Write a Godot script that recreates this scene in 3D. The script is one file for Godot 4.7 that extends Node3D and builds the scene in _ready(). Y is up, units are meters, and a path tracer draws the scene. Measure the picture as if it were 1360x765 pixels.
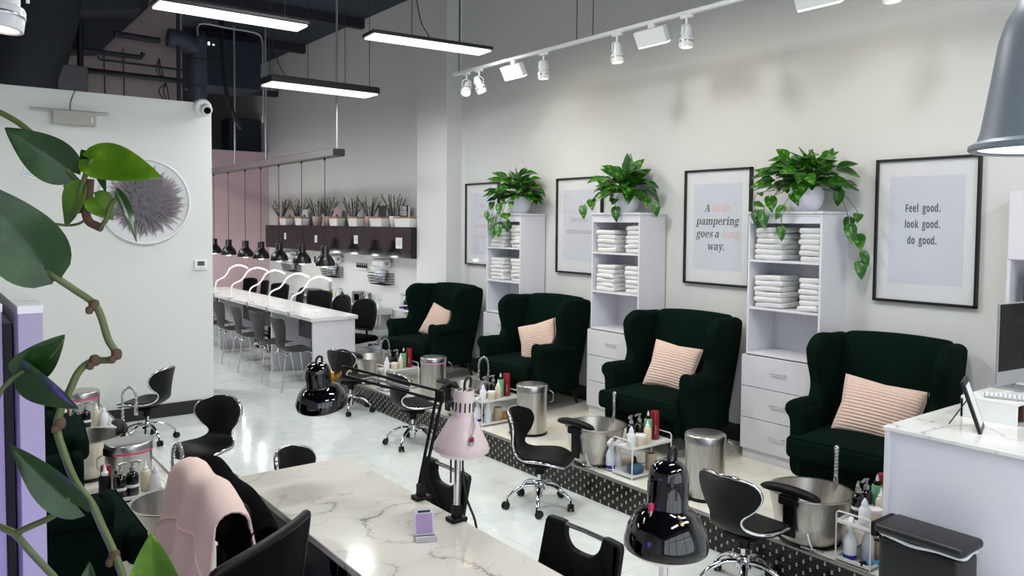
extends Node3D
# Nail salon: camera, light and exposure first in _ready(), then the shell, the furniture, the small things.

var M := {}
var taken := {}
var shared := {}
var rng := RandomNumberGenerator.new()

const LAMP_COOL := Color(0.975, 0.99, 0.985)
const LAMP_WARM := Color(1.0, 0.87, 0.69)
const SPOT_E := 0.95
const BAR_E := 0.45

func _ready() -> void:
	# ----- camera -----
	var cam := Camera3D.new()
	cam.name = "camera"
	cam.projection = Camera3D.PROJECTION_FRUSTUM
	cam.near = 0.05
	cam.far = 100.0
	cam.size = 0.05 * 765.0 / 1050.32
	cam.frustum_offset = Vector2(0, -0.05 * 38.6 / 1050.32)
	add_child(cam)
	cam.position = Vector3(0, 2.0, 0)
	cam.rotation = Vector3(-0.0457, -0.6493, 0.0078)
	cam.current = true
	# ----- sky, bright behind the unseen front window, exposure -----
	var we := WorldEnvironment.new()
	we.name = "environment"
	var env := Environment.new()
	env.background_mode = Environment.BG_COLOR
	env.background_color = Color(0.93, 0.96, 1.0)
	env.background_energy_multiplier = 5.4
	env.tonemap_mode = Environment.TONE_MAPPER_LINEAR
	env.tonemap_exposure = 0.465
	env.sdfgi_enabled = true
	env.ssao_enabled = true
	env.ssil_enabled = true
	we.environment = env
	add_child(we)
	rng.seed = 11
	materials()
	# ----- lamps that light the room -----
	linear_light("linear light at the top left, cut off by the picture's edge", Vector3(1.38, 3.5, -5.98), Vector3(2.48, 3.5, -5.98), 0.24, 0.03, [-0.72, 0.72], 5.6)
	linear_light("deep-sided linear light hanging over the far floor, lower left of the other lights", Vector3(2.92, 3.4, -8.05), Vector3(4.15, 3.4, -8.07), 0.33, 0.07, [-0.93, -0.25, 0.45, 0.93], 5.6)
	linear_light("slim linear light hanging in front of the pilaster, with a loose power cable", Vector3(3.14, 3.58, -6.2), Vector3(4.32, 3.58, -6.11), 0.25, 0.03, [-0.3, 0.52], 5.6)
	var unseen_lights := [[Vector3(-0.6, 3.5, -4.4), 3.0, "over the left step"], [Vector3(2.15, 3.9, -4.3), 13.0, "above the aisle, middle"], [Vector3(2.4, 3.9, -2.0), 10.0, "above the aisle, near the viewer"], [Vector3(0.9, 3.5, 0.2), 9.0, "behind the viewer"], [Vector3(3.2, 3.5, 0.2), 9.0, "behind the reception counter"], [Vector3(-1.9, 3.5, -7.2), 6.0, "before the left end of the partition"], [Vector3(1.0, 3.5, -11.2), 18.0, "behind the partition, near the nail table"], [Vector3(1.0, 3.7, -13.4), 18.0, "behind the partition, near the pink wall"]]  # unseen linear lights, placed to bring up the brightness of the room
	for p in unseen_lights:
		linear_light("unseen linear light placed to brighten the room, " + p[2], p[0], p[0] + Vector3(1.15, 0, 0), 0.25, 0.03, [-0.7, 0.7], p[1])
	shell()
	ceiling_track()
	upper_clutter()
	nail_bar()
	wall_cabinets()
	wall_gear()
	pedicure_row()
	front_table()
	reception()
	left_station()
	partition_things()
	foreground_vine()

# ---------- naming and tagging ----------
func numbered(called: String) -> String:
	var n: int = taken.get(called, 0)
	taken[called] = n + 1
	return called if n == 0 else "%s_%03d" % [called, n]

func tag(o: Node3D, label: String, category: String, group := "") -> Node3D:
	o.set_meta("label", label)
	o.set_meta("category", category)
	if group != "":
		o.set_meta("group", group)
	return o

func thing(called: String, label: String, category: String, at := Vector3.ZERO, turn := 0.0, group := "") -> Node3D:
	var o := Node3D.new()
	o.name = numbered(called)
	add_child(o)
	o.position = at
	o.rotation.y = turn
	tag(o, label, category, group)
	return o

func dup(root: Node3D, called: String, at: Vector3, turn: float, label: String) -> Node3D:
	var r: Node3D = root.duplicate()
	r.name = numbered(called)
	add_child(r)
	r.position = at
	r.rotation = Vector3(0, turn, 0)
	r.set_meta("label", label)
	return r

func mesh_of(st: SurfaceTool) -> ArrayMesh:
	st.generate_normals()
	return st.commit()

func put(called: String, mesh: Mesh, m: Material, parent: Node3D, at := Vector3.ZERO, basis := Basis.IDENTITY) -> MeshInstance3D:
	var o := MeshInstance3D.new()
	o.mesh = mesh
	o.material_override = m
	o.name = called
	parent.add_child(o, true)
	o.transform = Transform3D(basis, at)
	return o

func obj(called: String, st: SurfaceTool, m: Material, parent: Node3D = null) -> MeshInstance3D:
	if parent == null:
		return put(numbered(called), mesh_of(st), m, self)
	return put(called, mesh_of(st), m, parent)

func struct(called: String, st: SurfaceTool, m: Material, label: String, category: String) -> MeshInstance3D:
	var o := obj(called, st, m)
	o.set_meta("kind", "structure")
	tag(o, label, category)
	return o

# ---------- mesh building ----------
const FLAT := -1

func mk() -> SurfaceTool:
	var st := SurfaceTool.new()
	st.begin(Mesh.PRIMITIVE_TRIANGLES)
	return st

func tri(st: SurfaceTool, a: Vector3, b: Vector3, c: Vector3, g := FLAT) -> void:
	st.set_smooth_group(g)
	st.add_vertex(a)
	st.add_vertex(c)
	st.add_vertex(b)

func quad(st: SurfaceTool, a: Vector3, b: Vector3, c: Vector3, d: Vector3, g := FLAT) -> void:
	tri(st, a, b, c, g)
	tri(st, a, c, d, g)

# a box whose edges are chamfered (flat) or rounded (soft), optionally bent by a function of the local point
func rbox(st: SurfaceTool, c: Vector3, s: Vector3, r := 0.004, xf := Transform3D.IDENTITY, seg := 1, mid := 1, g := FLAT, bend = null) -> void:
	var h := s / 2.0
	r = minf(r, minf(h.x, minf(h.y, h.z)) * 0.999)
	var inner := h - Vector3(r, r, r)
	var grids := []
	for ax in 3:
		var l := []
		for i in seg:
			l.append(-h[ax] + r * i / seg)
		for i in mid + 1:
			l.append(lerpf(-inner[ax], inner[ax], float(i) / mid))
		for i in seg:
			l.append(inner[ax] + r * (i + 1) / seg)
		grids.append(l)
	for ax in 3:
		var u := (ax + 1) % 3
		var v := (ax + 2) % 3
		for sg in [-1.0, 1.0]:
			var gu: Array = grids[u]
			var gv: Array = grids[v]
			var pts := []
			for a in gu:
				var row := []
				for b in gv:
					var p := Vector3.ZERO
					p[ax] = sg * h[ax]
					p[u] = a
					p[v] = b
					var q := p.clamp(-inner, inner)
					var dd := p - q
					p = q + dd.normalized() * r
					if bend != null:
						p = bend.call(p)
					row.append(xf * (c + p))
				pts.append(row)
			for i in gu.size() - 1:
				for j in gv.size() - 1:
					if sg > 0:
						quad(st, pts[i][j], pts[i + 1][j], pts[i + 1][j + 1], pts[i][j + 1], g)
					else:
						quad(st, pts[i][j], pts[i][j + 1], pts[i + 1][j + 1], pts[i + 1][j], g)

func box(st: SurfaceTool, lo: Vector3, hi: Vector3, r := 0.003) -> void:
	rbox(st, (lo + hi) / 2, (hi - lo).abs(), r)

func frames(pts: Array, closed := false) -> Array:
	var n := pts.size()
	var out := []
	var up := Vector3.UP
	for i in n:
		var a: Vector3 = pts[(i - 1 + n) % n] if closed or i > 0 else pts[0]
		var b: Vector3 = pts[(i + 1) % n] if closed or i < n - 1 else pts[n - 1]
		var t := (b - a).normalized()
		if i == 0:
			up = Vector3.UP if absf(t.y) < 0.9 else Vector3.RIGHT
		var x := up.cross(t).normalized()
		up = t.cross(x).normalized()
		out.append([x, up])
	return out

# a round bar along points; r is a number or one number per point
func tube(st: SurfaceTool, pts: Array, r, seg := 8, closed := false, flat_ratio := 1.0) -> void:
	var fr := frames(pts, closed)
	var n := pts.size()
	var rings := []
	for i in n:
		var rr: float = r[i] if r is Array else r
		var ring := []
		for k in seg:
			var a := TAU * k / seg
			ring.append(pts[i] + fr[i][0] * cos(a) * rr + fr[i][1] * sin(a) * rr * flat_ratio)
		rings.append(ring)
	for i in (n if closed else n - 1):
		var A: Array = rings[i]
		var B: Array = rings[(i + 1) % n]
		for k in seg:
			var k2 := (k + 1) % seg
			quad(st, A[k], A[k2], B[k2], B[k], 1)
	if not closed:
		for k in range(1, seg - 1):
			tri(st, rings[0][0], rings[0][k + 1], rings[0][k], 2)
			tri(st, rings[n - 1][0], rings[n - 1][k], rings[n - 1][k + 1], 3)

# a body turned about the y axis; the profile runs upward on its outside
func lathe(st: SurfaceTool, prof: Array, seg := 24, xf := Transform3D.IDENTITY) -> void:
	var grp := 10
	var last := Vector2.ZERO
	for i in prof.size() - 1:
		var a: Vector2 = prof[i]
		var b: Vector2 = prof[i + 1]
		var d := (b - a).normalized()
		if i > 0 and absf(last.angle_to(d)) > 0.75:
			grp += 1
		last = d
		for k in seg:
			var p := TAU * k / seg
			var q := TAU * (k + 1) / seg
			var a0 := xf * Vector3(a.x * cos(p), a.y, a.x * sin(p))
			var a1 := xf * Vector3(a.x * cos(q), a.y, a.x * sin(q))
			var b0 := xf * Vector3(b.x * cos(p), b.y, b.x * sin(p))
			var b1 := xf * Vector3(b.x * cos(q), b.y, b.x * sin(q))
			if a.x < 1e-5:
				tri(st, a0, b0, b1, grp)
			elif b.x < 1e-5:
				tri(st, a1, a0, b0, grp)
			else:
				quad(st, a1, a0, b0, b1, grp)

func crom(pts: Array, n := 6, closed := false) -> Array:
	var out := []
	var c := pts.size()
	for i in (c if closed else c - 1):
		var p0 = pts[(i - 1 + c) % c] if closed or i > 0 else pts[0]
		var p1 = pts[i]
		var p2 = pts[(i + 1) % c]
		var p3 = pts[(i + 2) % c] if closed or i < c - 2 else pts[c - 1]
		for k in n:
			out.append(p1.cubic_interpolate(p2, p0, p3, float(k) / n))
	if not closed:
		out.append(pts[c - 1])
	return out

# a plate with outline poly (x, y; counter-clockwise) from z = -depth/2 to depth/2, its rims rounded by r
func plate(st: SurfaceTool, poly: Array, depth: float, r := 0.0, xf := Transform3D.IDENTITY, g := FLAT, steps := 3, bend = null) -> void:
	var n := poly.size()
	var nor := []
	for i in n:
		var a: Vector2 = poly[(i - 1 + n) % n]
		var b: Vector2 = poly[(i + 1) % n]
		var t := (b - a).normalized()
		nor.append(Vector2(t.y, -t.x))
	var levels := []
	if r > 0.0:
		for k in steps + 1:
			var a := PI / 2 * k / steps
			levels.append([r * (1 - sin(a)), -depth / 2 + r * (1 - cos(a))])
		for k in steps + 1:
			var a := PI / 2 * (1 - float(k) / steps)
			levels.append([r * (1 - sin(a)), depth / 2 - r * (1 - cos(a))])
	else:
		levels = [[0.0, -depth / 2], [0.0, depth / 2]]
	var rings := []
	for l in levels:
		var ring := []
		for i in n:
			var p: Vector2 = poly[i] - nor[i] * l[0]
			var q := Vector3(p.x, p.y, l[1])
			if bend != null:
				q = bend.call(q)
			ring.append(xf * q)
		rings.append(ring)
	for j in rings.size() - 1:
		for i in n:
			var i2 := (i + 1) % n
			quad(st, rings[j][i], rings[j][i2], rings[j + 1][i2], rings[j + 1][i], g if g != FLAT else 5)
	var idx := Geometry2D.triangulate_polygon(PackedVector2Array(poly))
	for k in range(0, idx.size(), 3):
		var a := idx[k]
		var b := idx[k + 1]
		var c := idx[k + 2]
		if (poly[b] - poly[a]).cross(poly[c] - poly[a]) < 0:
			var t := b
			b = c
			c = t
		tri(st, rings[-1][a], rings[-1][b], rings[-1][c], g)
		tri(st, rings[0][a], rings[0][c], rings[0][b], g)

# a curved sheet with thickness: f(u, v) gives a point, u and v from 0 to 1
func sheet(st: SurfaceTool, f: Callable, nu: int, nv: int, thick: float) -> void:
	var P := []
	for i in nu + 1:
		var row := []
		for j in nv + 1:
			row.append(f.call(float(i) / nu, float(j) / nv))
		P.append(row)
	var T := []
	var B := []
	for i in nu + 1:
		var rt := []
		var rb := []
		for j in nv + 1:
			var du: Vector3 = P[mini(i + 1, nu)][j] - P[maxi(i - 1, 0)][j]
			var dv: Vector3 = P[i][mini(j + 1, nv)] - P[i][maxi(j - 1, 0)]
			var nn := du.cross(dv).normalized()
			rt.append(P[i][j] + nn * thick / 2)
			rb.append(P[i][j] - nn * thick / 2)
		T.append(rt)
		B.append(rb)
	for i in nu:
		for j in nv:
			quad(st, T[i][j], T[i + 1][j], T[i + 1][j + 1], T[i][j + 1], 1)
			quad(st, B[i][j], B[i][j + 1], B[i + 1][j + 1], B[i + 1][j], 2)
	for i in nu:
		quad(st, T[i][0], B[i][0], B[i + 1][0], T[i + 1][0], 3)
		quad(st, T[i + 1][nv], B[i + 1][nv], B[i][nv], T[i][nv], 4)
	for j in nv:
		quad(st, T[0][j + 1], B[0][j + 1], B[0][j], T[0][j], 5)
		quad(st, T[nu][j], B[nu][j], B[nu][j + 1], T[nu][j + 1], 6)

func circle_pts(c: Vector3, r: float, n: int, ax := Vector3.UP) -> Array:
	var x := (Vector3.RIGHT if absf(ax.x) < 0.9 else Vector3.BACK).cross(ax).normalized()
	var y := ax.cross(x).normalized()
	var out := []
	for k in n:
		out.append(c + x * cos(TAU * k / n) * r + y * sin(TAU * k / n) * r)
	return out

func rot(axis: Vector3, deg: float, at := Vector3.ZERO) -> Transform3D:
	return Transform3D(Basis(axis.normalized(), deg_to_rad(deg)), at)

func aim(from: Vector3, to: Vector3) -> Basis:   # y axis along from -> to
	var y := (to - from).normalized()
	var x := (Vector3.RIGHT if absf(y.x) < 0.9 else Vector3.BACK)
	var z := x.cross(y).normalized()
	return Basis(y.cross(z).normalized(), y, z)

# lettering: flat print, centred, h = cap size in metres, optionally slanted and narrowed
func letters(text: String, h: float, font_name := "Droid Sans", bold := false, slant := 0.0, narrow := 1.0) -> ArrayMesh:
	var key := "%s|%f|%s|%s|%f|%f" % [text, h, font_name, bold, slant, narrow]
	if shared.has(key):
		return shared[key]
	var t := TextMesh.new()
	var f := SystemFont.new()
	f.font_names = PackedStringArray([font_name])
	f.font_weight = 700 if bold else 400
	t.font = f
	t.text = text
	t.font_size = 48
	t.pixel_size = h / 34.0
	t.depth = 0.0008
	var a := t.get_mesh_arrays() if t.get_surface_count() == 1 else t.surface_get_arrays(0)
	var v: PackedVector3Array = a[Mesh.ARRAY_VERTEX]
	for i in v.size():
		v[i] = Vector3((v[i].x + v[i].y * slant) * narrow, v[i].y, v[i].z)
	a[Mesh.ARRAY_VERTEX] = v
	a[Mesh.ARRAY_TANGENT] = null
	var m := ArrayMesh.new()
	m.add_surface_from_arrays(Mesh.PRIMITIVE_TRIANGLES, a)
	shared[key] = m
	return m

# ---------- materials ----------
func mat(c: Color, rough := 0.5, metal := 0.0, extra := {}) -> StandardMaterial3D:
	var m := StandardMaterial3D.new()
	m.albedo_color = c
	m.roughness = rough
	m.metallic = metal
	for k in extra:
		m.set(k, extra[k])
	return m

func glow(c: Color, e: float) -> StandardMaterial3D:
	return mat(Color(0.9, 0.9, 0.9), 0.6, 0.0, {"emission_enabled": true, "emission": c, "emission_energy_multiplier": e})

func noise_tex(freq: float, ramp: Array, size := 512, type := FastNoiseLite.TYPE_SIMPLEX_SMOOTH, fractal := FastNoiseLite.FRACTAL_FBM, sd := 1, warp := 0.0, normal := false, octaves := 4) -> NoiseTexture2D:
	var n := FastNoiseLite.new()
	n.seed = sd
	n.noise_type = type
	n.frequency = freq
	n.fractal_type = fractal
	n.fractal_octaves = octaves
	if warp > 0.0:
		n.domain_warp_enabled = true
		n.domain_warp_amplitude = warp
		n.domain_warp_frequency = freq * 1.5
		n.domain_warp_fractal_octaves = 4
	var t := NoiseTexture2D.new()
	t.width = size
	t.height = size
	t.seamless = true
	t.seamless_blend_skirt = 0.15
	t.noise = n
	if normal:
		t.as_normal_map = true
		t.bump_strength = 4.0
	elif ramp.size() > 0:
		var g := Gradient.new()
		var off := PackedFloat32Array()
		var cols := PackedColorArray()
		for k in ramp:
			off.append(k[0])
			cols.append(k[1])
		g.offsets = off
		g.colors = cols
		t.color_ramp = g
	return t

func tri_uv(m: StandardMaterial3D, scale: Vector3, world := false) -> StandardMaterial3D:
	m.uv1_triplanar = true
	m.uv1_world_triplanar = world
	m.uv1_scale = scale
	return m

func materials() -> void:
	M.wall = tri_uv(mat(Color(0.865, 0.868, 0.855), 0.75, 0, {"heightmap_enabled": true, "heightmap_scale": 0.06, "heightmap_texture": noise_tex(0.05, [], 512)}), Vector3(2, 2, 2), true)
	M.pink_wall = mat(Color(0.80, 0.69, 0.71), 0.8)
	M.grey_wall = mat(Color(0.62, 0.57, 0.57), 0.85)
	M.ceiling = mat(Color(0.17, 0.205, 0.26), 0.85)
	M.dark_paint = mat(Color(0.15, 0.17, 0.2), 0.7)
	M.base_black = mat(Color(0.045, 0.047, 0.055), 0.35)
	var cloud := noise_tex(0.006, [[0.0, Color(0.9, 0.92, 0.91)], [0.45, Color(0.97, 0.975, 0.965)], [0.7, Color(0.93, 0.945, 0.94)], [1.0, Color(1.0, 1.0, 0.99)]], 1024, FastNoiseLite.TYPE_SIMPLEX_SMOOTH, FastNoiseLite.FRACTAL_FBM, 7, 60.0)
	M.floor = tri_uv(mat(Color(0.91, 0.92, 0.915), 0.09, 0, {"albedo_texture": cloud, "heightmap_enabled": true, "heightmap_scale": 0.05, "heightmap_texture": noise_tex(0.012, [], 512, FastNoiseLite.TYPE_SIMPLEX_SMOOTH, FastNoiseLite.FRACTAL_FBM, 5)}), Vector3(0.35, 0.35, 0.35), true)
	M.grout = mat(Color(0.8, 0.81, 0.8), 0.5)
	M.deck = tri_uv(mat(Color(0.94, 0.92, 0.88), 0.14, 0, {"albedo_texture": cloud}), Vector3(0.5, 0.5, 0.5), true)
	M.marble = marble_mat(21, Color(0.82, 0.80, 0.765))
	M.marble_b = marble_mat(33, Color(0.90, 0.90, 0.89))
	M.cart = mat(Color(0.78, 0.79, 0.8), 0.5)
	M.white_gloss = mat(Color(0.88, 0.88, 0.92), 0.22)
	M.white_lam = mat(Color(0.86, 0.86, 0.885), 0.35)
	M.white = mat(Color(0.9, 0.9, 0.9), 0.45)
	M.white_metal = mat(Color(0.88, 0.88, 0.88), 0.35)
	M.paper = mat(Color(0.9, 0.9, 0.91), 0.9)
	M.art = mat(Color(0.83, 0.84, 0.88), 0.9)
	M.ink = mat(Color(0.05, 0.05, 0.06), 0.7)
	M.ink_grey = mat(Color(0.62, 0.63, 0.67), 0.8)
	M.ink_pink = mat(Color(0.89, 0.72, 0.69), 0.8)
	M.ink_rose = mat(Color(0.85, 0.62, 0.62), 0.8)
	M.glass = mat(Color(0.96, 0.98, 1.0, 0.05), 0.03, 0, {"transparency": BaseMaterial3D.TRANSPARENCY_ALPHA})
	M.frame_black = mat(Color(0.05, 0.05, 0.055), 0.4)
	M.velvet = tri_uv(mat(Color(0.042, 0.10, 0.078), 0.9, 0, {"metallic_specular": 0.12, "rim_enabled": true, "rim": 0.07, "rim_tint": 0.8, "heightmap_enabled": true, "heightmap_scale": 0.08, "heightmap_texture": noise_tex(0.08, [], 512, FastNoiseLite.TYPE_SIMPLEX_SMOOTH, FastNoiseLite.FRACTAL_FBM, 3)}), Vector3(6, 6, 6))
	M.welt = M.velvet
	M.wood_black = mat(Color(0.05, 0.045, 0.045), 0.45)
	M.blush = tri_uv(mat(Color(0.85, 0.745, 0.69), 0.9, 0, {"rim_enabled": true, "rim": 0.2, "heightmap_enabled": true, "heightmap_scale": 0.1, "heightmap_texture": noise_tex(0.06, [], 256)}), Vector3(5, 5, 5))
	M.towel = tri_uv(mat(Color(0.93, 0.93, 0.93), 0.95, 0, {"heightmap_enabled": true, "heightmap_scale": 0.35, "heightmap_texture": noise_tex(0.12, [], 512, FastNoiseLite.TYPE_SIMPLEX, FastNoiseLite.FRACTAL_FBM, 9)}), Vector3(5, 5, 5))
	M.steel = tri_uv(mat(Color(0.9, 0.88, 0.85), 0.33, 1.0, {"albedo_texture": noise_tex(0.02, [[0.0, Color(0.8, 0.8, 0.8)], [1.0, Color(1, 1, 1)]], 256)}), Vector3(14, 0.6, 14))
	M.steel_lid = mat(Color(0.74, 0.74, 0.73), 0.3, 1.0)
	M.chrome = mat(Color(0.86, 0.86, 0.88), 0.1, 1.0)
	M.satin = mat(Color(0.72, 0.72, 0.74), 0.32, 1.0)
	M.leather = tri_uv(mat(Color(0.03, 0.031, 0.034), 0.45, 0, {"metallic_specular": 0.32, "heightmap_enabled": true, "heightmap_scale": 0.05, "heightmap_texture": noise_tex(0.15, [], 256, FastNoiseLite.TYPE_CELLULAR)}), Vector3(8, 8, 8))
	M.leather_grey = mat(Color(0.16, 0.165, 0.18), 0.5)
	M.rubber = mat(Color(0.035, 0.035, 0.038), 0.6)
	M.plastic_black = mat(Color(0.024, 0.024, 0.027), 0.5, 0, {"metallic_specular": 0.35})
	M.stool_shell = tri_uv(mat(Color(0.15, 0.155, 0.17), 0.55, 0, {"heightmap_enabled": true, "heightmap_scale": 0.12, "heightmap_texture": noise_tex(0.05, [], 256, FastNoiseLite.TYPE_CELLULAR)}), Vector3(8, 8, 8))
	M.mesh_back = mat(Color(0.024, 0.026, 0.031), 0.8, 0, {"metallic_specular": 0.2})
	M.gloss_black = mat(Color(0.012, 0.012, 0.016), 0.06, 0, {"clearcoat_enabled": true, "clearcoat": 0.6, "clearcoat_roughness": 0.03})
	M.cab_black = mat(Color(0.035, 0.035, 0.036), 0.08, 0, {"metallic_specular": 0.4})
	M.lamp_pink = mat(Color(0.82, 0.745, 0.745), 0.28)
	M.lamp_grey = mat(Color(0.47, 0.51, 0.55), 0.4)
	M.diffuser = mat(Color(0.93, 0.92, 0.9), 0.4)
	M.alu_dark = mat(Color(0.17, 0.18, 0.19), 0.4, 0.4)
	M.alu = mat(Color(0.5, 0.5, 0.5), 0.38, 0.85)
	M.cable = mat(Color(0.22, 0.22, 0.23), 0.6)
	M.cable_black = mat(Color(0.02, 0.02, 0.02), 0.5)
	M.led = glow(Color(1.0, 1.0, 0.98), 3.2)
	M.led_soft = glow(Color(1.0, 1.0, 1.0), 2.2)
	M.led_warm = glow(Color(1.0, 0.95, 0.85), 3.2)
	M.shade_black = mat(Color(0.05, 0.052, 0.056), 0.3)
	M.shade_in = mat(Color(0.85, 0.85, 0.83), 0.5)
	M.mosaic_dark = mat(Color(0.06, 0.062, 0.066), 0.18)
	M.mosaic_mid = mat(Color(0.16, 0.16, 0.165), 0.2)
	M.mosaic_white = mat(Color(0.74, 0.71, 0.64), 0.2)
	M.mosaic_grout = mat(Color(0.03, 0.03, 0.032), 0.7)
	M.trim_metal = mat(Color(0.6, 0.6, 0.58), 0.35, 0.8)
	M.bin_black = mat(Color(0.1, 0.102, 0.11), 0.42)
	M.bag_white = mat(Color(0.82, 0.83, 0.86), 0.5)
	M.frost = mat(Color(0.88, 0.9, 0.93), 0.35)
	M.clear = mat(Color(0.92, 0.95, 0.98, 0.3), 0.1, 0, {"transparency": BaseMaterial3D.TRANSPARENCY_ALPHA})
	M.blue_liquid = mat(Color(0.12, 0.12, 0.55), 0.2)
	M.lilac = mat(Color(0.66, 0.68, 0.86), 0.35)
	M.red = mat(Color(0.5, 0.06, 0.1), 0.3)
	M.green_b = mat(Color(0.42, 0.66, 0.5), 0.4)
	M.lime = mat(Color(0.45, 0.62, 0.35), 0.45)
	M.cream = mat(Color(0.87, 0.82, 0.71), 0.5)
	M.beige = mat(Color(0.72, 0.65, 0.55), 0.7)
	M.brown = mat(Color(0.26, 0.16, 0.1), 0.7)
	M.blue = mat(Color(0.2, 0.36, 0.48), 0.6)
	M.sky_blue = mat(Color(0.25, 0.6, 0.8), 0.4)
	M.yellow = mat(Color(0.86, 0.66, 0.3), 0.7)
	M.gold = mat(Color(0.75, 0.55, 0.22), 0.35, 0.8)
	M.pink = mat(Color(0.86, 0.55, 0.75), 0.5)
	M.hot_pink = mat(Color(0.85, 0.2, 0.45), 0.4)
	M.terra_pink = mat(Color(0.76, 0.64, 0.62), 0.8)
	M.wood_lid = mat(Color(0.66, 0.5, 0.33), 0.6)
	M.navy_box = mat(Color(0.08, 0.12, 0.22), 0.5)
	M.herb = mat(Color(0.33, 0.38, 0.33), 0.8)
	M.twig = mat(Color(0.3, 0.28, 0.24), 0.8)
	M.grey_cab = mat(Color(0.33, 0.31, 0.34), 0.5)
	M.purple_lit_panel = mat(Color(0.66, 0.62, 0.70), 0.4)  # white panel; purple glow and some shade put into its colour
	M.screen = mat(Color(0.03, 0.03, 0.035), 0.16, 0, {"metallic_specular": 0.25})
	M.silver = mat(Color(0.68, 0.69, 0.71), 0.35, 0.6)
	M.coat_pink = tri_uv(mat(Color(0.90, 0.79, 0.75), 0.95, 0, {"rim_enabled": true, "rim": 0.2, "heightmap_enabled": true, "heightmap_scale": 0.15, "heightmap_texture": noise_tex(0.1, [], 256)}), Vector3(6, 6, 6))
	M.coat_edge = mat(Color(0.92, 0.78, 0.74), 0.9)
	M.cloth_black = tri_uv(mat(Color(0.022, 0.022, 0.025), 0.95, 0, {"metallic_specular": 0.15, "heightmap_enabled": true, "heightmap_scale": 0.2, "heightmap_texture": noise_tex(0.05, [], 256)}), Vector3(5, 5, 5))
	var lf := noise_tex(0.03, [[0.0, Color(0.10, 0.26, 0.07)], [0.5, Color(0.17, 0.40, 0.09)], [0.72, Color(0.25, 0.50, 0.12)], [0.85, Color(0.60, 0.72, 0.28)], [1.0, Color(0.70, 0.78, 0.40)]], 256, FastNoiseLite.TYPE_SIMPLEX_SMOOTH, FastNoiseLite.FRACTAL_FBM, 4)
	for k in 3:
		M["leaf%d" % k] = tri_uv(mat([Color(0.8, 0.9, 0.8), Color(1.0, 1.0, 0.9), Color(0.62, 0.74, 0.66)][k], 0.32, 0, {"albedo_texture": lf, "backlight_enabled": true, "backlight": Color(0.12, 0.22, 0.03)}), Vector3(3.0 + k, 3.0 + k, 3.0 + k))
	var bl := noise_tex(0.022, [[0.0, Color(0.10, 0.20, 0.08)], [0.5, Color(0.15, 0.27, 0.10)], [0.8, Color(0.21, 0.34, 0.14)], [1.0, Color(0.42, 0.52, 0.26)]], 256, FastNoiseLite.TYPE_SIMPLEX_SMOOTH, FastNoiseLite.FRACTAL_FBM, 12)
	M.big_leaf = tri_uv(mat(Color(0.85, 0.92, 0.85), 0.3, 0, {"albedo_texture": bl, "backlight_enabled": true, "backlight": Color(0.08, 0.14, 0.02)}), Vector3(2.2, 2.2, 2.2))
	M.big_leaf_lit = tri_uv(mat(Color(1.0, 1.0, 0.75), 0.3, 0, {"albedo_texture": noise_tex(0.02, [[0.0, Color(0.22, 0.36, 0.08)], [0.6, Color(0.30, 0.46, 0.10)], [1.0, Color(0.55, 0.66, 0.28)]], 256, FastNoiseLite.TYPE_SIMPLEX_SMOOTH, FastNoiseLite.FRACTAL_FBM, 15), "backlight_enabled": true, "backlight": Color(0.16, 0.26, 0.03)}), Vector3(2.6, 2.6, 2.6))  # lighter leaf copy; light through backlit leaves put into the colour
	M.vine = mat(Color(0.33, 0.38, 0.2), 0.5)
	M.vine_node = mat(Color(0.33, 0.24, 0.17), 0.7)

# white quartz with thin grey veins, computed: ridged noise lines of two sizes
func marble_mat(sd: int, ground: Color) -> StandardMaterial3D:
	var n := FastNoiseLite.new()
	n.seed = sd
	n.noise_type = FastNoiseLite.TYPE_SIMPLEX_SMOOTH
	n.frequency = 0.0035
	n.fractal_octaves = 2
	n.domain_warp_enabled = true
	n.domain_warp_amplitude = 45.0
	n.domain_warp_frequency = 0.012
	n.domain_warp_fractal_octaves = 5
	n.domain_warp_fractal_gain = 0.55
	var b := FastNoiseLite.new()
	b.seed = sd + 5
	b.frequency = 0.004
	var S := 768
	var im := Image.create(S, S, false, Image.FORMAT_RGB8)
	for y in S:
		for x in S:
			var v := absf(n.get_noise_2d(x, y * 1.3))
			var w := absf(n.get_noise_2d(x * 1.9 + 2000, y * 2.1 + 900))
			var k := b.get_noise_2d(x, y)
			var amt := clampf(0.55 + k * 1.6, 0.06, 1.0)
			var line := exp(-v * v / 0.00013) * amt * 0.62 + exp(-w * w / 0.00016) * clampf(0.3 + k, 0.0, 0.6) * 0.42
			line += exp(-v * v / 0.006) * amt * 0.10
			var c := ground.lerp(Color(0.40, 0.385, 0.385), clampf(line, 0.0, 0.8))
			im.set_pixel(x, y, c)
	return tri_uv(mat(Color(1, 1, 1), 0.12, 0, {"albedo_texture": ImageTexture.create_from_image(im)}), Vector3(0.55, 0.55, 0.55), true)

# ---------- light fittings ----------
func area_light(parent: Node3D, at: Vector3, size: Vector2, energy: float, col: Color, face := Vector3.DOWN) -> void:
	var l := AreaLight3D.new()
	l.name = "panel_light"
	parent.add_child(l, true)
	l.position = at
	if face == Vector3.DOWN:
		l.rotation.x = -PI / 2
	l.area_size = size
	l.light_energy = energy
	l.light_color = col
	l.area_range = 30.0
	l.area_attenuation = 2.0
	l.shadow_enabled = true

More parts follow.
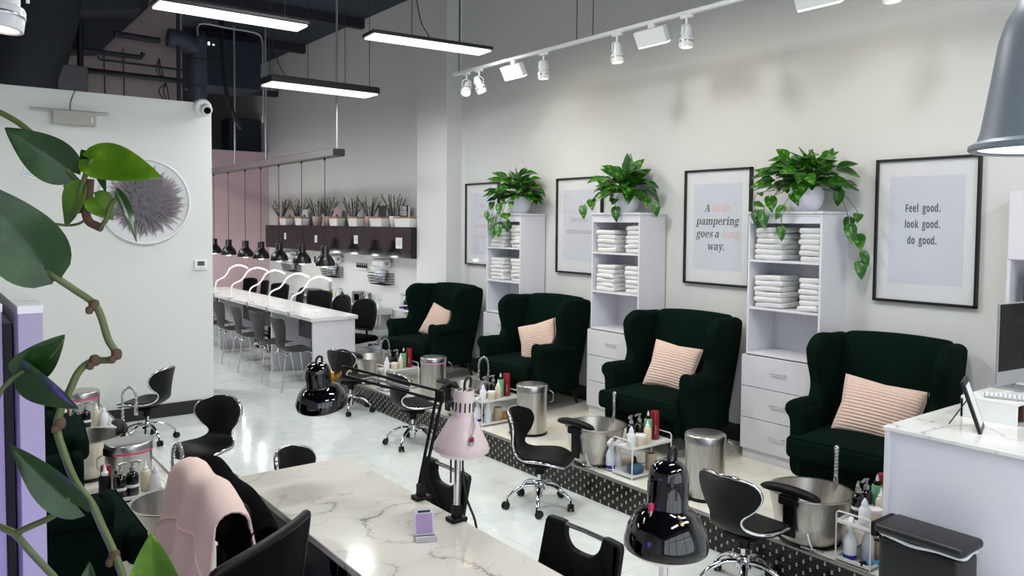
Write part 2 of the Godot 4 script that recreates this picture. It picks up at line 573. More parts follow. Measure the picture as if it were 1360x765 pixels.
func spot_light(parent: Node3D, at: Vector3, towards: Vector3, energy: float, col: Color, angle: float, soft := 0.04, blend := 0.8) -> void:
	var l := SpotLight3D.new()
	l.name = "beam"
	parent.add_child(l, true)
	l.position = at
	var z := -towards.normalized()
	var x := (Vector3.UP if absf(z.y) < 0.95 else Vector3.BACK).cross(z).normalized()
	l.basis = Basis(x, z.cross(x), z)
	l.light_energy = energy
	l.light_color = col
	l.spot_angle = angle
	l.spot_angle_attenuation = blend
	l.spot_range = 30.0
	l.spot_attenuation = 2.0
	l.light_size = soft
	l.shadow_enabled = true

func bulb_light(parent: Node3D, at: Vector3, energy: float, col: Color, soft: float) -> void:
	var l := OmniLight3D.new()
	l.name = "bulb_light"
	parent.add_child(l, true)
	l.position = at
	l.light_energy = energy
	l.light_color = col
	l.light_size = soft
	l.omni_range = 30.0
	l.omni_attenuation = 2.0
	l.shadow_enabled = true

func linear_light(label: String, a: Vector3, b: Vector3, w: float, h: float, wires: Array, energy: float) -> void:
	var mid := (a + b) / 2
	var d := b - a
	var o := thing("linear_ceiling_light", label, "ceiling light", mid, 0.0, "linear ceiling lights on wires")
	var L := d.length()
	var bas := Basis(d.normalized(), Vector3.UP, d.normalized().cross(Vector3.UP)).orthonormalized()
	o.basis = bas
	var st := mk()
	rbox(st, Vector3(0, h / 2 + 0.012, 0), Vector3(L, h, w), 0.006)
	obj("housing", st, M.alu_dark, o)
	st = mk()
	rbox(st, Vector3(0, 0.005, 0), Vector3(L - 0.03, 0.018, w - 0.03), 0.005)
	obj("diffuser", st, M.led, o)
	for x in wires:
		st = mk()
		var p := Vector3(x * L / 2, h, 0)
		tube(st, [p, p + Vector3(0, 5.0 - mid.y - h, 0)], 0.0035, 6)
		obj("suspension_wire", st, M.cable, o)
	st = mk()
	var e := Vector3(wires[0] * L / 2 + 0.06, h, 0)
	tube(st, crom([e + Vector3(0.12, 0, 0), e + Vector3(0.1, 0.05, 0.01), e + Vector3(0.02, 0.2, 0), e + Vector3(-0.04, 0.6, 0), e + Vector3(-0.05, 5.0 - mid.y - h, 0)], 5), 0.005, 6)
	obj("power_cable", st, M.cable, o)
	area_light(o, Vector3(0, -0.008, 0), Vector2(L - 0.05, w - 0.05), energy, LAMP_COOL)

func track_spot(at: Vector3, dir: Vector3, label: String, energy: float, lit := true) -> void:
	var o := thing("track_spotlight", label, "spotlight", at, 0.0, "white spotlights on the ceiling track")
	var st := mk()
	rbox(st, Vector3(0, -0.012, 0), Vector3(0.03, 0.024, 0.1), 0.004)
	obj("track_adapter", st, M.white_metal, o)
	st = mk()
	tube(st, [Vector3(0, -0.02, 0), Vector3(0, -0.07, 0)], 0.009, 8)
	obj("stem", st, M.white_metal, o)
	var b := aim(Vector3.ZERO, -dir)
	var c := Vector3(0, -0.15, 0)
	st = mk()
	lathe(st, [Vector2(0, 0.1), Vector2(0.001, 0.1)], 4, Transform3D(b, c))
	st = mk()
	lathe(st, [Vector2(0.043, -0.085), Vector2(0.052, -0.085), Vector2(0.054, -0.03), Vector2(0.05, -0.02), Vector2(0.038, -0.015), Vector2(0.034, 0.05), Vector2(0.028, 0.075), Vector2(0.012, 0.085), Vector2(0, 0.086)], 20, Transform3D(b, c))
	obj("lamp_body", st, M.white_metal, o)
	st = mk()
	lathe(st, [Vector2(0.0545, -0.05), Vector2(0.056, -0.045), Vector2(0.0545, -0.04)], 20, Transform3D(b, c))
	obj("cooling_ring", st, M.satin, o)
	st = mk()
	for s in [-1, 1]:
		tube(st, [Vector3(0, -0.065, 0), Vector3(s * 0.05, -0.085, 0), c + Vector3(s * 0.055, 0, 0)], 0.005, 6)
	obj("yoke", st, M.white_metal, o)
	st = mk()
	lathe(st, [Vector2(0, -0.082), Vector2(0.043, -0.08), Vector2(0.042, -0.07), Vector2(0, -0.069)], 18, Transform3D(b, c))
	obj("lens_glow", st, M.led_warm, o)
	spot_light(o, c + dir.normalized() * 0.088, dir, energy, LAMP_WARM, 40.0, 0.05, 1.0)

func track_bar(at: Vector3, label: String, energy: float) -> void:
	var o := thing("track_bar_light", label, "track light", at, 0.0, "bar lights on the ceiling track")
	var st := mk()
	rbox(st, Vector3(0, -0.02, 0), Vector3(0.03, 0.04, 0.06), 0.004)
	obj("track_adapter", st, M.white_metal, o)
	var xf := rot(Vector3.BACK, 28, Vector3(0, -0.1, 0))
	st = mk()
	rbox(st, Vector3(0, 0.0, 0), Vector3(0.05, 0.12, 0.3), 0.006, xf)
	obj("lamp_body", st, M.white_metal, o)
	st = mk()
	rbox(st, Vector3(0, -0.064, 0), Vector3(0.046, 0.014, 0.29), 0.004, xf)
	obj("diffuser", st, M.led, o)
	var l := AreaLight3D.new()
	l.name = "panel_light"
	o.add_child(l, true)
	l.transform = xf * Transform3D(Basis(Vector3.RIGHT, -PI / 2), Vector3(0, -0.075, 0))
	l.area_size = Vector2(0.04, 0.27)
	l.light_energy = energy
	l.light_color = LAMP_WARM
	l.area_range = 30.0
	l.area_attenuation = 2.0
	l.shadow_enabled = true

# ---------- the shell ----------
func shell() -> void:
	var st := mk()
	box(st, Vector3(-5.2, -0.2, -19.2), Vector3(5.7, -0.006, 3.2), 0.0)
	var fl := struct("floor", st, M.grout, "glossy pale grey tiled floor of the salon with large tiles", "floor")
	var tile_mesh := {}
	for i in 8:
		for j in 13:
			var lo := Vector3(-0.62 + i * 0.6, 0, -15.15 + j * 1.2)
			if lo.x > 3.9 and lo.z > -9.2:
				continue
			if not tile_mesh.has("t"):
				st = mk()
				rbox(st, Vector3(0.299, -0.006, 0.599), Vector3(0.598, 0.012, 1.198), 0.0015)
				tile_mesh.t = mesh_of(st)
			put("floor_tile", tile_mesh.t, M.floor, fl, lo)
	st = mk()
	box(st, Vector3(-5.2, 5.0, -19.2), Vector3(5.7, 5.2, 3.2), 0.0)
	var ce := struct("ceiling", st, M.ceiling, "dark painted open ceiling high above the salon", "ceiling")
	for k in 9:
		st = mk()
		box(st, Vector3(-5.0, 4.86, -17.5 + k * 2.2), Vector3(5.42, 5.0, -17.4 + k * 2.2), 0.004)
		obj("joist", st, M.dark_paint, ce)
	st = mk()
	box(st, Vector3(5.42, 0, -19.2), Vector3(5.7, 5.0, 3.2), 0.0)
	struct("wall_right", st, M.wall, "tall white wall with framed quotes behind the pedicure chairs", "wall")
	st = mk()
	box(st, Vector3(5.195, 0, -8.882), Vector3(5.43, 5.0, -8.177), 0.004)
	struct("wall_pilaster", st, M.wall, "white pilaster between the wall cabinets and the first framed quote", "pilaster")
	st = mk()
	box(st, Vector3(-5.2, 0, -8.62), Vector3(2.5, 3.207, -8.466), 0.004)
	struct("wall_partition", st, M.wall, "free-standing white partition wall with a round ornament, open above", "wall")
	st = mk()
	box(st, Vector3(-5.2, 0, -8.47), Vector3(2.506, 0.137, -8.45), 0.003)
	box(st, Vector3(2.495, 0, -8.62), Vector3(2.512, 0.137, -8.45), 0.003)
	struct("baseboard_partition", st, M.base_black, "wide black baseboard along the foot of the white partition", "baseboard")
	st = mk()
	box(st, Vector3(-5.2, 0, -15.0), Vector3(5.42, 3.29, -14.784), 0.0)
	struct("wall_back", st, M.pink_wall, "dusty pink wall at the far end behind the nail table", "wall")
	st = mk()
	box(st, Vector3(-5.2, 0, -19.2), Vector3(5.42, 5.0, -19.0), 0.0)
	box(st, Vector3(-5.2, 3.2, -10.2), Vector3(2.62, 5.0, -10.0), 0.0)
	struct("wall_upper", st, M.grey_wall, "dim grey-pink upper wall above the partition among ducts and pipes", "wall")
	st = mk()
	box(st, Vector3(-5.4, 0, -19.2), Vector3(-5.2, 5.0, 3.2), 0.0)
	struct("wall_left", st, M.wall, "white wall on the left side of the room, out of view", "wall")
	st = mk()
	box(st, Vector3(-5.2, 0, 3.0), Vector3(5.42, 0.4, 3.2), 0.0)
	box(st, Vector3(-5.2, 4.2, 3.0), Vector3(5.42, 5.0, 3.2), 0.0)
	box(st, Vector3(-5.2, 0.4, 3.0), Vector3(-4.4, 4.2, 3.2), 0.0)
	box(st, Vector3(4.6, 0.4, 3.0), Vector3(5.42, 4.2, 3.2), 0.0)
	struct("wall_front", st, M.wall, "white wall behind the viewer, out of view", "wall")
	st = mk()
	for k in 5:
		rbox(st, Vector3(-4.4 + k * 2.25, 2.3, 3.1), Vector3(0.08, 3.8, 0.1), 0.004)
	for y in [0.43, 3.0, 4.17]:
		rbox(st, Vector3(0.1, y, 3.1), Vector3(9.0, 0.06, 0.1), 0.004)
	var w := struct("window_1", st, M.alu_dark, "unseen shop window behind the viewer, placed to light the room", "window")  # unseen window, placed so sky light reaches the walls
	st = mk()
	rbox(st, Vector3(0.1, 2.3, 3.1), Vector3(8.95, 3.76, 0.008), 0.001)
	obj("pane", st, M.glass, w)
	st = mk()
	box(st, Vector3(5.395, 0.21, -8.18), Vector3(5.425, 0.35, -1.0), 0.003)
	struct("baseboard_right", st, M.base_black, "black baseboard along the right wall behind the green armchairs", "baseboard")
	# step with the mosaic face
	platform("platform", "long raised pedicure step with a dark mosaic face, below the framed quotes", 3.879, 5.42, -8.9, -0.6, 1)
	platform("platform_001", "raised pedicure step on the left side beside the purple-lit panels", -3.0, 1.42, -8.45, -3.2, -1)

func platform(nm: String, label: String, x0: float, x1: float, z0: float, z1: float, side: int) -> void:
	var o := Node3D.new()
	o.name = nm
	add_child(o)
	o.set_meta("kind", "structure")
	tag(o, label, "platform")
	var st := mk()
	var f := x0 if side > 0 else x1
	box(st, Vector3(x0 + 0.012, 0, z0 + 0.012), Vector3(x1 - (0.012 if side < 0 else 0.0), 0.195, z1), 0.0)
	obj("core", st, M.mosaic_grout, o)
	st = mk()
	box(st, Vector3(x0 + (0.014 if side > 0 else 0.0), 0.19, z0 + 0.014), Vector3(x1 - (0.014 if side < 0 else 0.0), 0.21, z1), 0.001)
	obj("deck_slab", st, M.deck, o)
	st = mk()
	box(st, Vector3(f - 0.003 if side > 0 else f - 0.016, 0.194, z0), Vector3(f + 0.016 if side > 0 else f + 0.003, 0.2115, z1), 0.002)
	obj("edge_strip", st, M.trim_metal, o)
	if side < 0:
		return
	# woven mosaic: dark bars with small pale squares, both real tiles
	var dark := mk()
	rbox(dark, Vector3.ZERO, Vector3(0.008, 0.0145, 0.067), 0.0015)
	var dm := mesh_of(dark)
	var pale := mk()
	rbox(pale, Vector3.ZERO, Vector3(0.008, 0.022, 0.0105), 0.0015)
	var pm := mesh_of(pale)
	var rows := 12
	var pitch := 0.0425
	var cols := int((z1 - z0) / pitch)
	var xs := [[], []]
	for r in 6:
		for c in cols / 2:
			var z := z0 + 0.05 + (c * 2 + (1.0 if r % 2 else 0.0)) * pitch
			var y := 0.017 + r * 0.0318
			for k in 2:
				xs[0].append(Vector3(x0 + 0.0045 + rng.randf() * 0.001, y + (k - 0.5) * 0.0158, z))
			xs[1].append(Vector3(x0 + 0.0045, y, z + pitch))
	for k in 2:
		var mm := MultiMesh.new()
		mm.transform_format = MultiMesh.TRANSFORM_3D
		mm.mesh = [dm, pm][k]
		mm.instance_count = xs[k].size()
		for i in xs[k].size():
			mm.set_instance_transform(i, Transform3D(Basis.IDENTITY, xs[k][i]))
		var mi := MultiMeshInstance3D.new()
		mi.multimesh = mm
		mi.material_override = [M.mosaic_dark, M.mosaic_white][k]
		mi.name = ["mosaic_bars", "mosaic_squares"][k]
		mi.set_meta("kind", "stuff")
		o.add_child(mi, true)

# ---------- wing chair: front is +z ----------
func wing_chair(label: String, group: String) -> Node3D:
	var o := thing("wing_chair", label, "armchair", Vector3.ZERO, 0.0, group)
	var st := mk()
	rbox(st, Vector3(0, 0.25, 0.0), Vector3(0.66, 0.16, 0.72), 0.035, Transform3D.IDENTITY, 3, 2, 1)
	obj("seat_base", st, M.velvet, o)
	st = mk()
	var puff := func(p: Vector3) -> Vector3:
		if p.y > 0:
			p.y += 0.022 * (1 - pow(p.x / 0.31, 2)) * (1 - pow(p.z / 0.4, 2))
		return p
	rbox(st, Vector3(0, 0.395, 0.10), Vector3(0.60, 0.15, 0.70), 0.045, Transform3D.IDENTITY, 3, 6, 1, puff)
	# T-shaped front that covers the arm fronts
	rbox(st, Vector3(0, 0.392, 0.41), Vector3(0.72, 0.145, 0.09), 0.04, Transform3D.IDENTITY, 3, 3, 1)
	var cu := obj("seat_cushion", st, M.velvet, o)
	st = mk()
	tube(st, [Vector3(-0.335, 0.455, 0.445), Vector3(0.335, 0.455, 0.445)], 0.005, 6)
	obj("welt", st, M.welt, cu)
	# leaning back, wider at the top, slightly crowned
	st = mk()
	var lean := func(p: Vector3) -> Vector3:
		var t := (p.y + 0.42) / 0.84
		return Vector3(p.x * lerpf(0.9, 1.08, t), p.y - 0.02 * pow(p.x / 0.34, 2) * t, p.z - 0.20 * t + 0.02 * sin(t * PI))
	rbox(st, Vector3(0, 0.65, -0.20), Vector3(0.66, 0.84, 0.13), 0.05, Transform3D.IDENTITY, 3, 8, 1, lean)
	obj("backrest", st, M.velvet, o)
	# wings and arms
	var wing := crom([Vector2(-0.26, 0.18), Vector2(0.02, 0.42), Vector2(0.07, 0.58), Vector2(0.005, 0.72), Vector2(0.03, 0.87), Vector2(0.02, 0.98), Vector2(-0.09, 1.055), Vector2(-0.24, 1.05), Vector2(-0.43, 1.035), Vector2(-0.47, 0.95), Vector2(-0.41, 0.62)], 5, true)
	wing.reverse()
	for k in wing.size():
		wing[k] = Vector2(wing[k].x, wing[k].y)
	var ccw := []
	for k in wing:
		ccw.append(k)
	var area := 0.0
	for k in ccw.size():
		area += (ccw[k] as Vector2).cross(ccw[(k + 1) % ccw.size()])
	if area < 0:
		ccw.reverse()
	# the plate's x is the chair's z: turn it about y
	var side := Transform3D(Basis(Vector3(0, 0, 1), Vector3(0, 1, 0), Vector3(-1, 0, 0)), Vector3.ZERO)
	for s in [-1, 1]:
		st = mk()
		var flare := func(p: Vector3) -> Vector3:   # p.z is across; the wing splays outward at the top and front
			var t := clampf((p.y - 0.4) / 0.65, 0, 1)
			return Vector3(p.x, p.y, p.z - s * (0.025 * t + 0.035 * t * clampf((p.x + 0.3) / 0.3, 0, 1)))
		plate(st, ccw, 0.10, 0.045, Transform3D(side.basis, Vector3(s * 0.345, 0, 0)), 1, 4, flare)
		var w := obj("wing", st, M.velvet, o)
		st = mk()
		var edge := []
		for k in ccw:
			if k.x > -0.1 and k.y > 0.55 or k.y > 1.0:
				edge.append(Vector3(s * (0.295 + 0.03 * clampf((k.y - 0.4) / 0.65, 0, 1) + 0.03 * clampf((k.y - 0.4) / 0.65, 0, 1)), k.y - 0.01, k.x - 0.012))
		if edge.size() > 2:
			edge.sort_custom(func(a, b): return a.y - a.z < b.y - b.z)
			tube(st, edge, 0.004, 6)
			obj("welt", st, M.welt, w)
		# arm: an upright panel with a rolled top that scrolls outward
		st = mk()
		rbox(st, Vector3(s * 0.355, 0.39, -0.01), Vector3(0.085, 0.44, 0.60), 0.03, Transform3D.IDENTITY, 3, 2, 1)
		var roll := []
		var rad := []
		for k in 10:
			var t := k / 9.0
			roll.append(Vector3(s * (0.375 + 0.012 * (1 - t)), 0.595 - 0.03 * t + 0.015 * sin(t * PI), 0.305 - t * 0.50))
			rad.append((0.045 if k == 0 else 0.062) * lerpf(1.0, 0.85, t))
		tube(st, roll, rad, 16)
		var arm := obj("armrest", st, M.velvet, o)
		st = mk()
		var front := crom([Vector2(-0.048, 0.2), Vector2(-0.05, 0.5), Vector2(-0.052, 0.6), Vector2(-0.03, 0.655), Vector2(0.025, 0.665), Vector2(0.075, 0.63), Vector2(0.08, 0.58), Vector2(0.05, 0.53), Vector2(0.045, 0.4), Vector2(0.035, 0.2)], 4, true)
		var fr := []
		for k in front:
			fr.append(Vector2(k.x * s, k.y))
		var ar := 0.0
		for k in fr.size():
			ar += (fr[k] as Vector2).cross(fr[(k + 1) % fr.size()])
		if ar < 0:
			fr.reverse()
		plate(st, fr, 0.05, 0.02, Transform3D(Basis.IDENTITY, Vector3(s * 0.355, 0, 0.285)), 1, 3)
		obj("arm_front", st, M.velvet, arm)
	for x in [-1, 1]:
		for z in [0.36, -0.30]:
			st = mk()
			var top := Vector3(x * 0.28, 0.2, z)
			var foot := Vector3(x * 0.29, 0.0, z + (0.02 if z > 0 else -0.09))
			tube(st, [foot, top], [0.014, 0.026], 8)
			obj("leg", st, M.wood_black, o)
	return o

func pillow(label: String, at: Vector3, basis: Basis, size := Vector2(0.42, 0.42), ribs := 17) -> void:
	var o := thing("throw_pillow", label, "pillow", at, 0.0, "blush pillows in the green armchairs")
	o.basis = basis
	var st := mk()
	var N := 30
	var NV := 110
	for s in [-1.0, 1.0]:
		var P := []
		for i in N + 1:
			var row := []
			for j in NV + 1:
				var u := 2.0 * i / N - 1
				var v := 2.0 * j / NV - 1
				var e := pow(maxf(0, (1 - u * u)), 0.45) * pow(maxf(0, (1 - v * v)), 0.45)
				var pinch := 1.0 - 0.09 * (1 - absf(u)) * v * v - 0.0
				var pin2 := 1.0 - 0.09 * (1 - absf(v)) * u * u
				var rib := 0.0042 * sin(v * ribs * PI) * e
				row.append(Vector3(u * size.x / 2 * pin2 * (1.0 if true else pinch), v * size.y / 2 * pinch, s * (0.075 * e + rib + 0.004)))
			P.append(row)
		for i in N:
			for j in NV:
				if s > 0:
					quad(st, P[i][j], P[i + 1][j], P[i + 1][j + 1], P[i][j + 1], 1)
				else:
					quad(st, P[i][j], P[i][j + 1], P[i + 1][j + 1], P[i + 1][j], 1)
	obj("cover", st, M.blush, o)
	st = mk()
	var ring := []
	for k in 48:
		var a := TAU * k / 48
		var q := Vector2(cos(a), sin(a))
		q = q / maxf(absf(q.x), absf(q.y))
		ring.append(Vector3(q.x * size.x / 2 * (1 - 0.09 * (1 - absf(q.y)) * q.x * q.x), q.y * size.y / 2 * (1 - 0.09 * (1 - absf(q.x)) * q.y * q.y), 0))
	tube(st, ring, 0.0055, 6, true)
	obj("seam", st, M.blush, o)

# ---------- tall towel cabinet: front is +z, base at the floor, back at z = -0.36 ----------
func towel_cabinet(label: String, at: Vector3, turn: float) -> Node3D:
	var o := thing("towel_cabinet", label, "cabinet", at, turn, "white towel cabinets between the armchairs")
	var W := 0.66
	var D := 0.36
	var st := mk()
	box(st, Vector3(-W / 2 + 0.008, 0, -D), Vector3(W / 2 - 0.008, 0.075, -0.02))
	obj("plinth", st, M.white_lam, o)
	st = mk()
	box(st, Vector3(-W / 2, 0.075, -D), Vector3(-W / 2 + 0.018, 0.80, -0.018))
	box(st, Vector3(W / 2 - 0.018, 0.075, -D), Vector3(W / 2, 0.80, -0.018))
	box(st, Vector3(-W / 2, 0.075, -D), Vector3(W / 2, 0.095, -0.018))
	box(st, Vector3(-W / 2, 0.075, -D), Vector3(W / 2, 0.80, -D + 0.012))
	obj("lower_body", st, M.white_lam, o)
	for k in 3:
		st = mk()
		var y0 := 0.079 + k * 0.241
		rbox(st, Vector3(0, y0 + 0.118, -0.008), Vector3(W - 0.004, 0.236, 0.018), 0.0025)
		var dr := obj("drawer", st, M.white_lam, o)
		st = mk()
		for s in [-1, 1]:
			tube(st, [Vector3(s * 0.055, y0 + 0.13, 0), Vector3(s * 0.055, y0 + 0.13, 0.022)], 0.004, 6)
		tube(st, [Vector3(-0.064, y0 + 0.13, 0.022), Vector3(0.064, y0 + 0.13, 0.022)], 0.0045, 8)
		obj("handle", st, M.satin, dr)
	# the open upper part is a little narrower
	var w := W - 0.045
	var f := -0.02
	st = mk()
	for s in [-1, 1]:
		st = mk()
		box(st, Vector3(s * w / 2, 0.802, -D), Vector3(s * (w / 2 - 0.018), 1.86, f))
		obj("side_panel", st, M.white_lam, o)
	st = mk()
	box(st, Vector3(-w / 2, 0.80, -D), Vector3(w / 2, 1.86, -D + 0.01))
	obj("back_panel", st, M.white_lam, o)
	for y in [0.802, 1.147, 1.507]:
		st = mk()
		box(st, Vector3(-w / 2 + 0.018, y, -D + 0.01), Vector3(w / 2 - 0.018, y + 0.018, f - 0.002))
		obj("shelf", st, M.white_lam, o)
	st = mk()
	box(st, Vector3(-w / 2, 1.852, -D), Vector3(w / 2, 1.87, f))
	box(st, Vector3(-w / 2 + 0.018, 1.80, f - 0.02), Vector3(w / 2 - 0.018, 1.852, f - 0.004))
	box(st, Vector3(-w / 2 - 0.008, 1.87, -D), Vector3(w / 2 + 0.008, 1.888, f + 0.012))
	obj("top_panel", st, M.white_lam, o)
	return o

func towel_mesh(sd: int, w: float, d: float, h: float) -> ArrayMesh:
	var key := "towel%d_%f" % [sd, w]
	if shared.has(key):
		return shared[key]
	var st := mk()
	var r := RandomNumberGenerator.new()
	r.seed = sd
	var a := r.randf_range(-0.006, 0.006)
	var b := r.randf_range(0.0, TAU)
	var bend := func(p: Vector3) -> Vector3:
		p.y += 0.0022 * sin(p.x * 20 + b) + 0.0018 * sin(p.z * 25 + b * 2)
		p.y += a * p.x / w * 2
		p.x += 0.004 * sin(p.z * 18 + b)
		p.z += 0.004 * sin(p.x * 20 + b)
		return p
	# two folded leaves whose fold faces the front
	rbox(st, Vector3(0, h * 0.5, 0), Vector3(w, h * 0.98, d), h * 0.42, Transform3D.IDENTITY, 3, 7, 1, bend)
	shared[key] = mesh_of(st)
	return shared[key]

const ORD := ["lowest", "second from bottom", "third from bottom", "fourth from bottom", "fifth from bottom", "sixth from bottom"]

func towel_stack(xf: Transform3D, x: float, y: float, z: float, n: int, w: float, d: float, h: float, where: String) -> void:
	for k in n:
		var m := towel_mesh(rng.randi_range(0, 5), w, d, h)
		var o := put(numbered("folded_towel"), m, M.towel, self)
		var turn := rng.randf_range(-0.05, 0.05)
		o.transform = xf * Transform3D(Basis(Vector3.UP, turn), Vector3(x + rng.randf_range(-0.006, 0.006), y + k * h * 0.985, z + rng.randf_range(-0.008, 0.008)))
		tag(o, "white folded towel, %s in the %s" % [("topmost" if k == n - 1 else ORD[k]), where], "towel", "folded white towels in the cabinets")

# ---------- low pedicure stool: front is +z ----------
func pedi_stool(label: String, group: String) -> Node3D:
	var o := thing("pedicure_stool", label, "stool", Vector3.ZERO, 0.0, group)
	# (z, y, half width, side curl) along the shell from the seat's front edge to the top of the back
	var ctl := [[0.215, 0.325, 0.09, 0.0], [0.185, 0.347, 0.155, 0.0], [0.09, 0.352, 0.195, 0.018], [-0.02, 0.342, 0.19, 0.025], [-0.10, 0.352, 0.145, 0.02], [-0.155, 0.395, 0.10, 0.01], [-0.175, 0.45, 0.095, 0.015], [-0.185, 0.51, 0.155, 0.05], [-0.195, 0.58, 0.19, 0.07], [-0.215, 0.645, 0.165, 0.06], [-0.232, 0.675, 0.08, 0.02]]
	var at := func(u: float) -> Array:
		var t := u * (ctl.size() - 1)
		var i := mini(int(t), ctl.size() - 2)
		var f := t - i
		var out := []
		for c in 4:
			var p0: float = ctl[maxi(i - 1, 0)][c]
			var p1: float = ctl[i][c]
			var p2: float = ctl[i + 1][c]
			var p3: float = ctl[mini(i + 2, ctl.size() - 1)][c]
			out.append(cubic_interpolate(p1, p2, p0, p3, f))
		return out
	var surf := func(u: float, v: float) -> Vector3:
		var k: Array = at.call(u)
		var s := 2 * v - 1
		var up := clampf((u - 0.45) / 0.15, 0, 1)
		return Vector3(s * k[2], k[1] + k[3] * s * s * (1 - up), k[0] + k[3] * s * s * up)
	var st := mk()
	sheet(st, surf, 30, 12, 0.034)
	obj("seat_shell", st, M.leather, o)
	st = mk()
	var rim := []
	for k in 31:
		rim.append(surf.call(k / 30.0, 0.0) + Vector3(-0.003, 0, 0))
	for k in range(1, 8):
		rim.append(surf.call(1.0, k / 8.0) + Vector3(0, 0.004, 0))
	for k in 31:
		rim.append(surf.call(1.0 - k / 30.0, 1.0) + Vector3(0.003, 0, 0))
	for k in range(1, 8):
		rim.append(surf.call(0.0, 1.0 - k / 8.0) + Vector3(0, -0.004, 0.003))
	tube(st, rim, 0.0095, 7, true)
	obj("chrome_trim", st, M.chrome, o)
	st = mk()
	rbox(st, Vector3(0, 0.305, 0.0), Vector3(0.16, 0.03, 0.16), 0.006)
	lathe(st, [Vector2(0.034, 0.235), Vector2(0.034, 0.29), Vector2(0.03, 0.3)], 14)
	obj("seat_bracket", st, M.plastic_black, o)
	st = mk()
	lathe(st, [Vector2(0, 0.07), Vector2(0.026, 0.07), Vector2(0.026, 0.185), Vector2(0.014, 0.19), Vector2(0.014, 0.245)], 14)
	obj("gas_lift", st, M.chrome, o)
	star_base(o, 0.235, 0.0)
	return o

func star_base(o: Node3D, R: float, turn: float, arm_mat: Material = null) -> void:
	var am: Material = arm_mat if arm_mat else M.chrome
	var st := mk()
	lathe(st, [Vector2(0, 0.118), Vector2(0.042, 0.12), Vector2(0.045, 0.165), Vector2(0.035, 0.18), Vector2(0, 0.18)], 16)
	obj("hub", st, am, o)
	if not shared.has("castor"):
		var c := mk()
		for s in [-1, 1]:
			lathe(c, [Vector2(0, -0.009), Vector2(0.02, -0.009), Vector2(0.0255, -0.005), Vector2(0.0255, 0.005), Vector2(0.02, 0.009), Vector2(0, 0.009)], 14, Transform3D(Basis(Vector3(0, 0, 1), PI / 2), Vector3(s * 0.014, 0.0255, 0.012)))
		shared.castor = mesh_of(c)
		c = mk()
		rbox(c, Vector3(0, 0.036, 0.004), Vector3(0.016, 0.034, 0.04), 0.007)
		tube(c, [Vector3(0, 0.04, -0.006), Vector3(0, 0.078, -0.006)], 0.006, 8)
		shared.castor_hood = mesh_of(c)
	for k in 5:
		var a := turn + TAU * k / 5
		var d := Vector3(sin(a), 0, cos(a))
		st = mk()
		tube(st, crom([d * 0.03 + Vector3(0, 0.155, 0), d * R * 0.45 + Vector3(0, 0.155, 0), d * R * 0.8 + Vector3(0, 0.115, 0), d * R + Vector3(0, 0.073, 0)], 4), [0.02, 0.02, 0.02, 0.019, 0.019, 0.018, 0.018, 0.017, 0.016, 0.015, 0.014, 0.013, 0.012], 8, false, 0.7)
		var arm := obj("base_arm", st, am, o)
		var w := put("castor", shared.castor, M.rubber, arm, d * R, Basis(Vector3.UP, a + 0.6 * (k - 2)))
		put("castor_hood", shared.castor_hood, M.plastic_black, arm, d * R, w.basis)

# ---------- shell stool on chrome legs (front +z) at the nail table ----------
func shell_chair(label: String, group: String) -> Node3D:
	var o := thing("shell_chair", label, "chair", Vector3.ZERO, 0.0, group)
	var ctl := [[0.20, 0.455, 0.17], [0.15, 0.462, 0.20], [0.0, 0.452, 0.205], [-0.11, 0.457, 0.185], [-0.175, 0.50, 0.15], [-0.195, 0.56, 0.13], [-0.205, 0.65, 0.165], [-0.225, 0.76, 0.215], [-0.245, 0.845, 0.22], [-0.25, 0.86, 0.19]]
	var surf := func(u: float, v: float) -> Vector3:
		var t := u * (ctl.size() - 1)
		var i := mini(int(t), ctl.size() - 2)
		var f := t - i
		var k := []
		for c in 3:
			k.append(cubic_interpolate(ctl[i][c], ctl[i + 1][c], ctl[maxi(i - 1, 0)][c], ctl[mini(i + 2, ctl.size() - 1)][c], f))
		var s := 2 * v - 1
		var up := clampf((u - 0.4) / 0.2, 0, 1)
		return Vector3(s * k[2], k[1] + 0.012 * s * s * (1 - up), k[0] + 0.035 * s * s * up)
	var st := mk()
	sheet(st, surf, 26, 10, 0.012)
	obj("seat_shell", st, M.stool_shell, o)
	for s in [-1, 1]:
		st = mk()
		tube(st, crom([Vector3(s * 0.225, 0.0, 0.22), Vector3(s * 0.19, 0.3, 0.17), Vector3(s * 0.175, 0.425, 0.15), Vector3(s * 0.12, 0.445, 0.12)], 4), 0.008, 8)
		obj("front_leg", st, M.chrome, o)
		st = mk()
		tube(st, crom([Vector3(s * 0.225, 0.0, -0.24), Vector3(s * 0.185, 0.3, -0.19), Vector3(s * 0.165, 0.425, -0.165), Vector3(s * 0.10, 0.435, -0.12)], 4), 0.008, 8)
		obj("rear_leg", st, M.chrome, o)
	st = mk()
	tube(st, crom([Vector3(-0.165, 0.425, -0.165), Vector3(-0.08, 0.425, -0.125), Vector3(0, 0.418, -0.11), Vector3(0.08, 0.425, -0.125), Vector3(0.165, 0.425, -0.165)], 5), 0.007, 8)
	tube(st, [Vector3(-0.12, 0.438, 0.12), Vector3(0.12, 0.438, 0.12)], 0.007, 8)
	obj("under_frame", st, M.chrome, o)
	return o

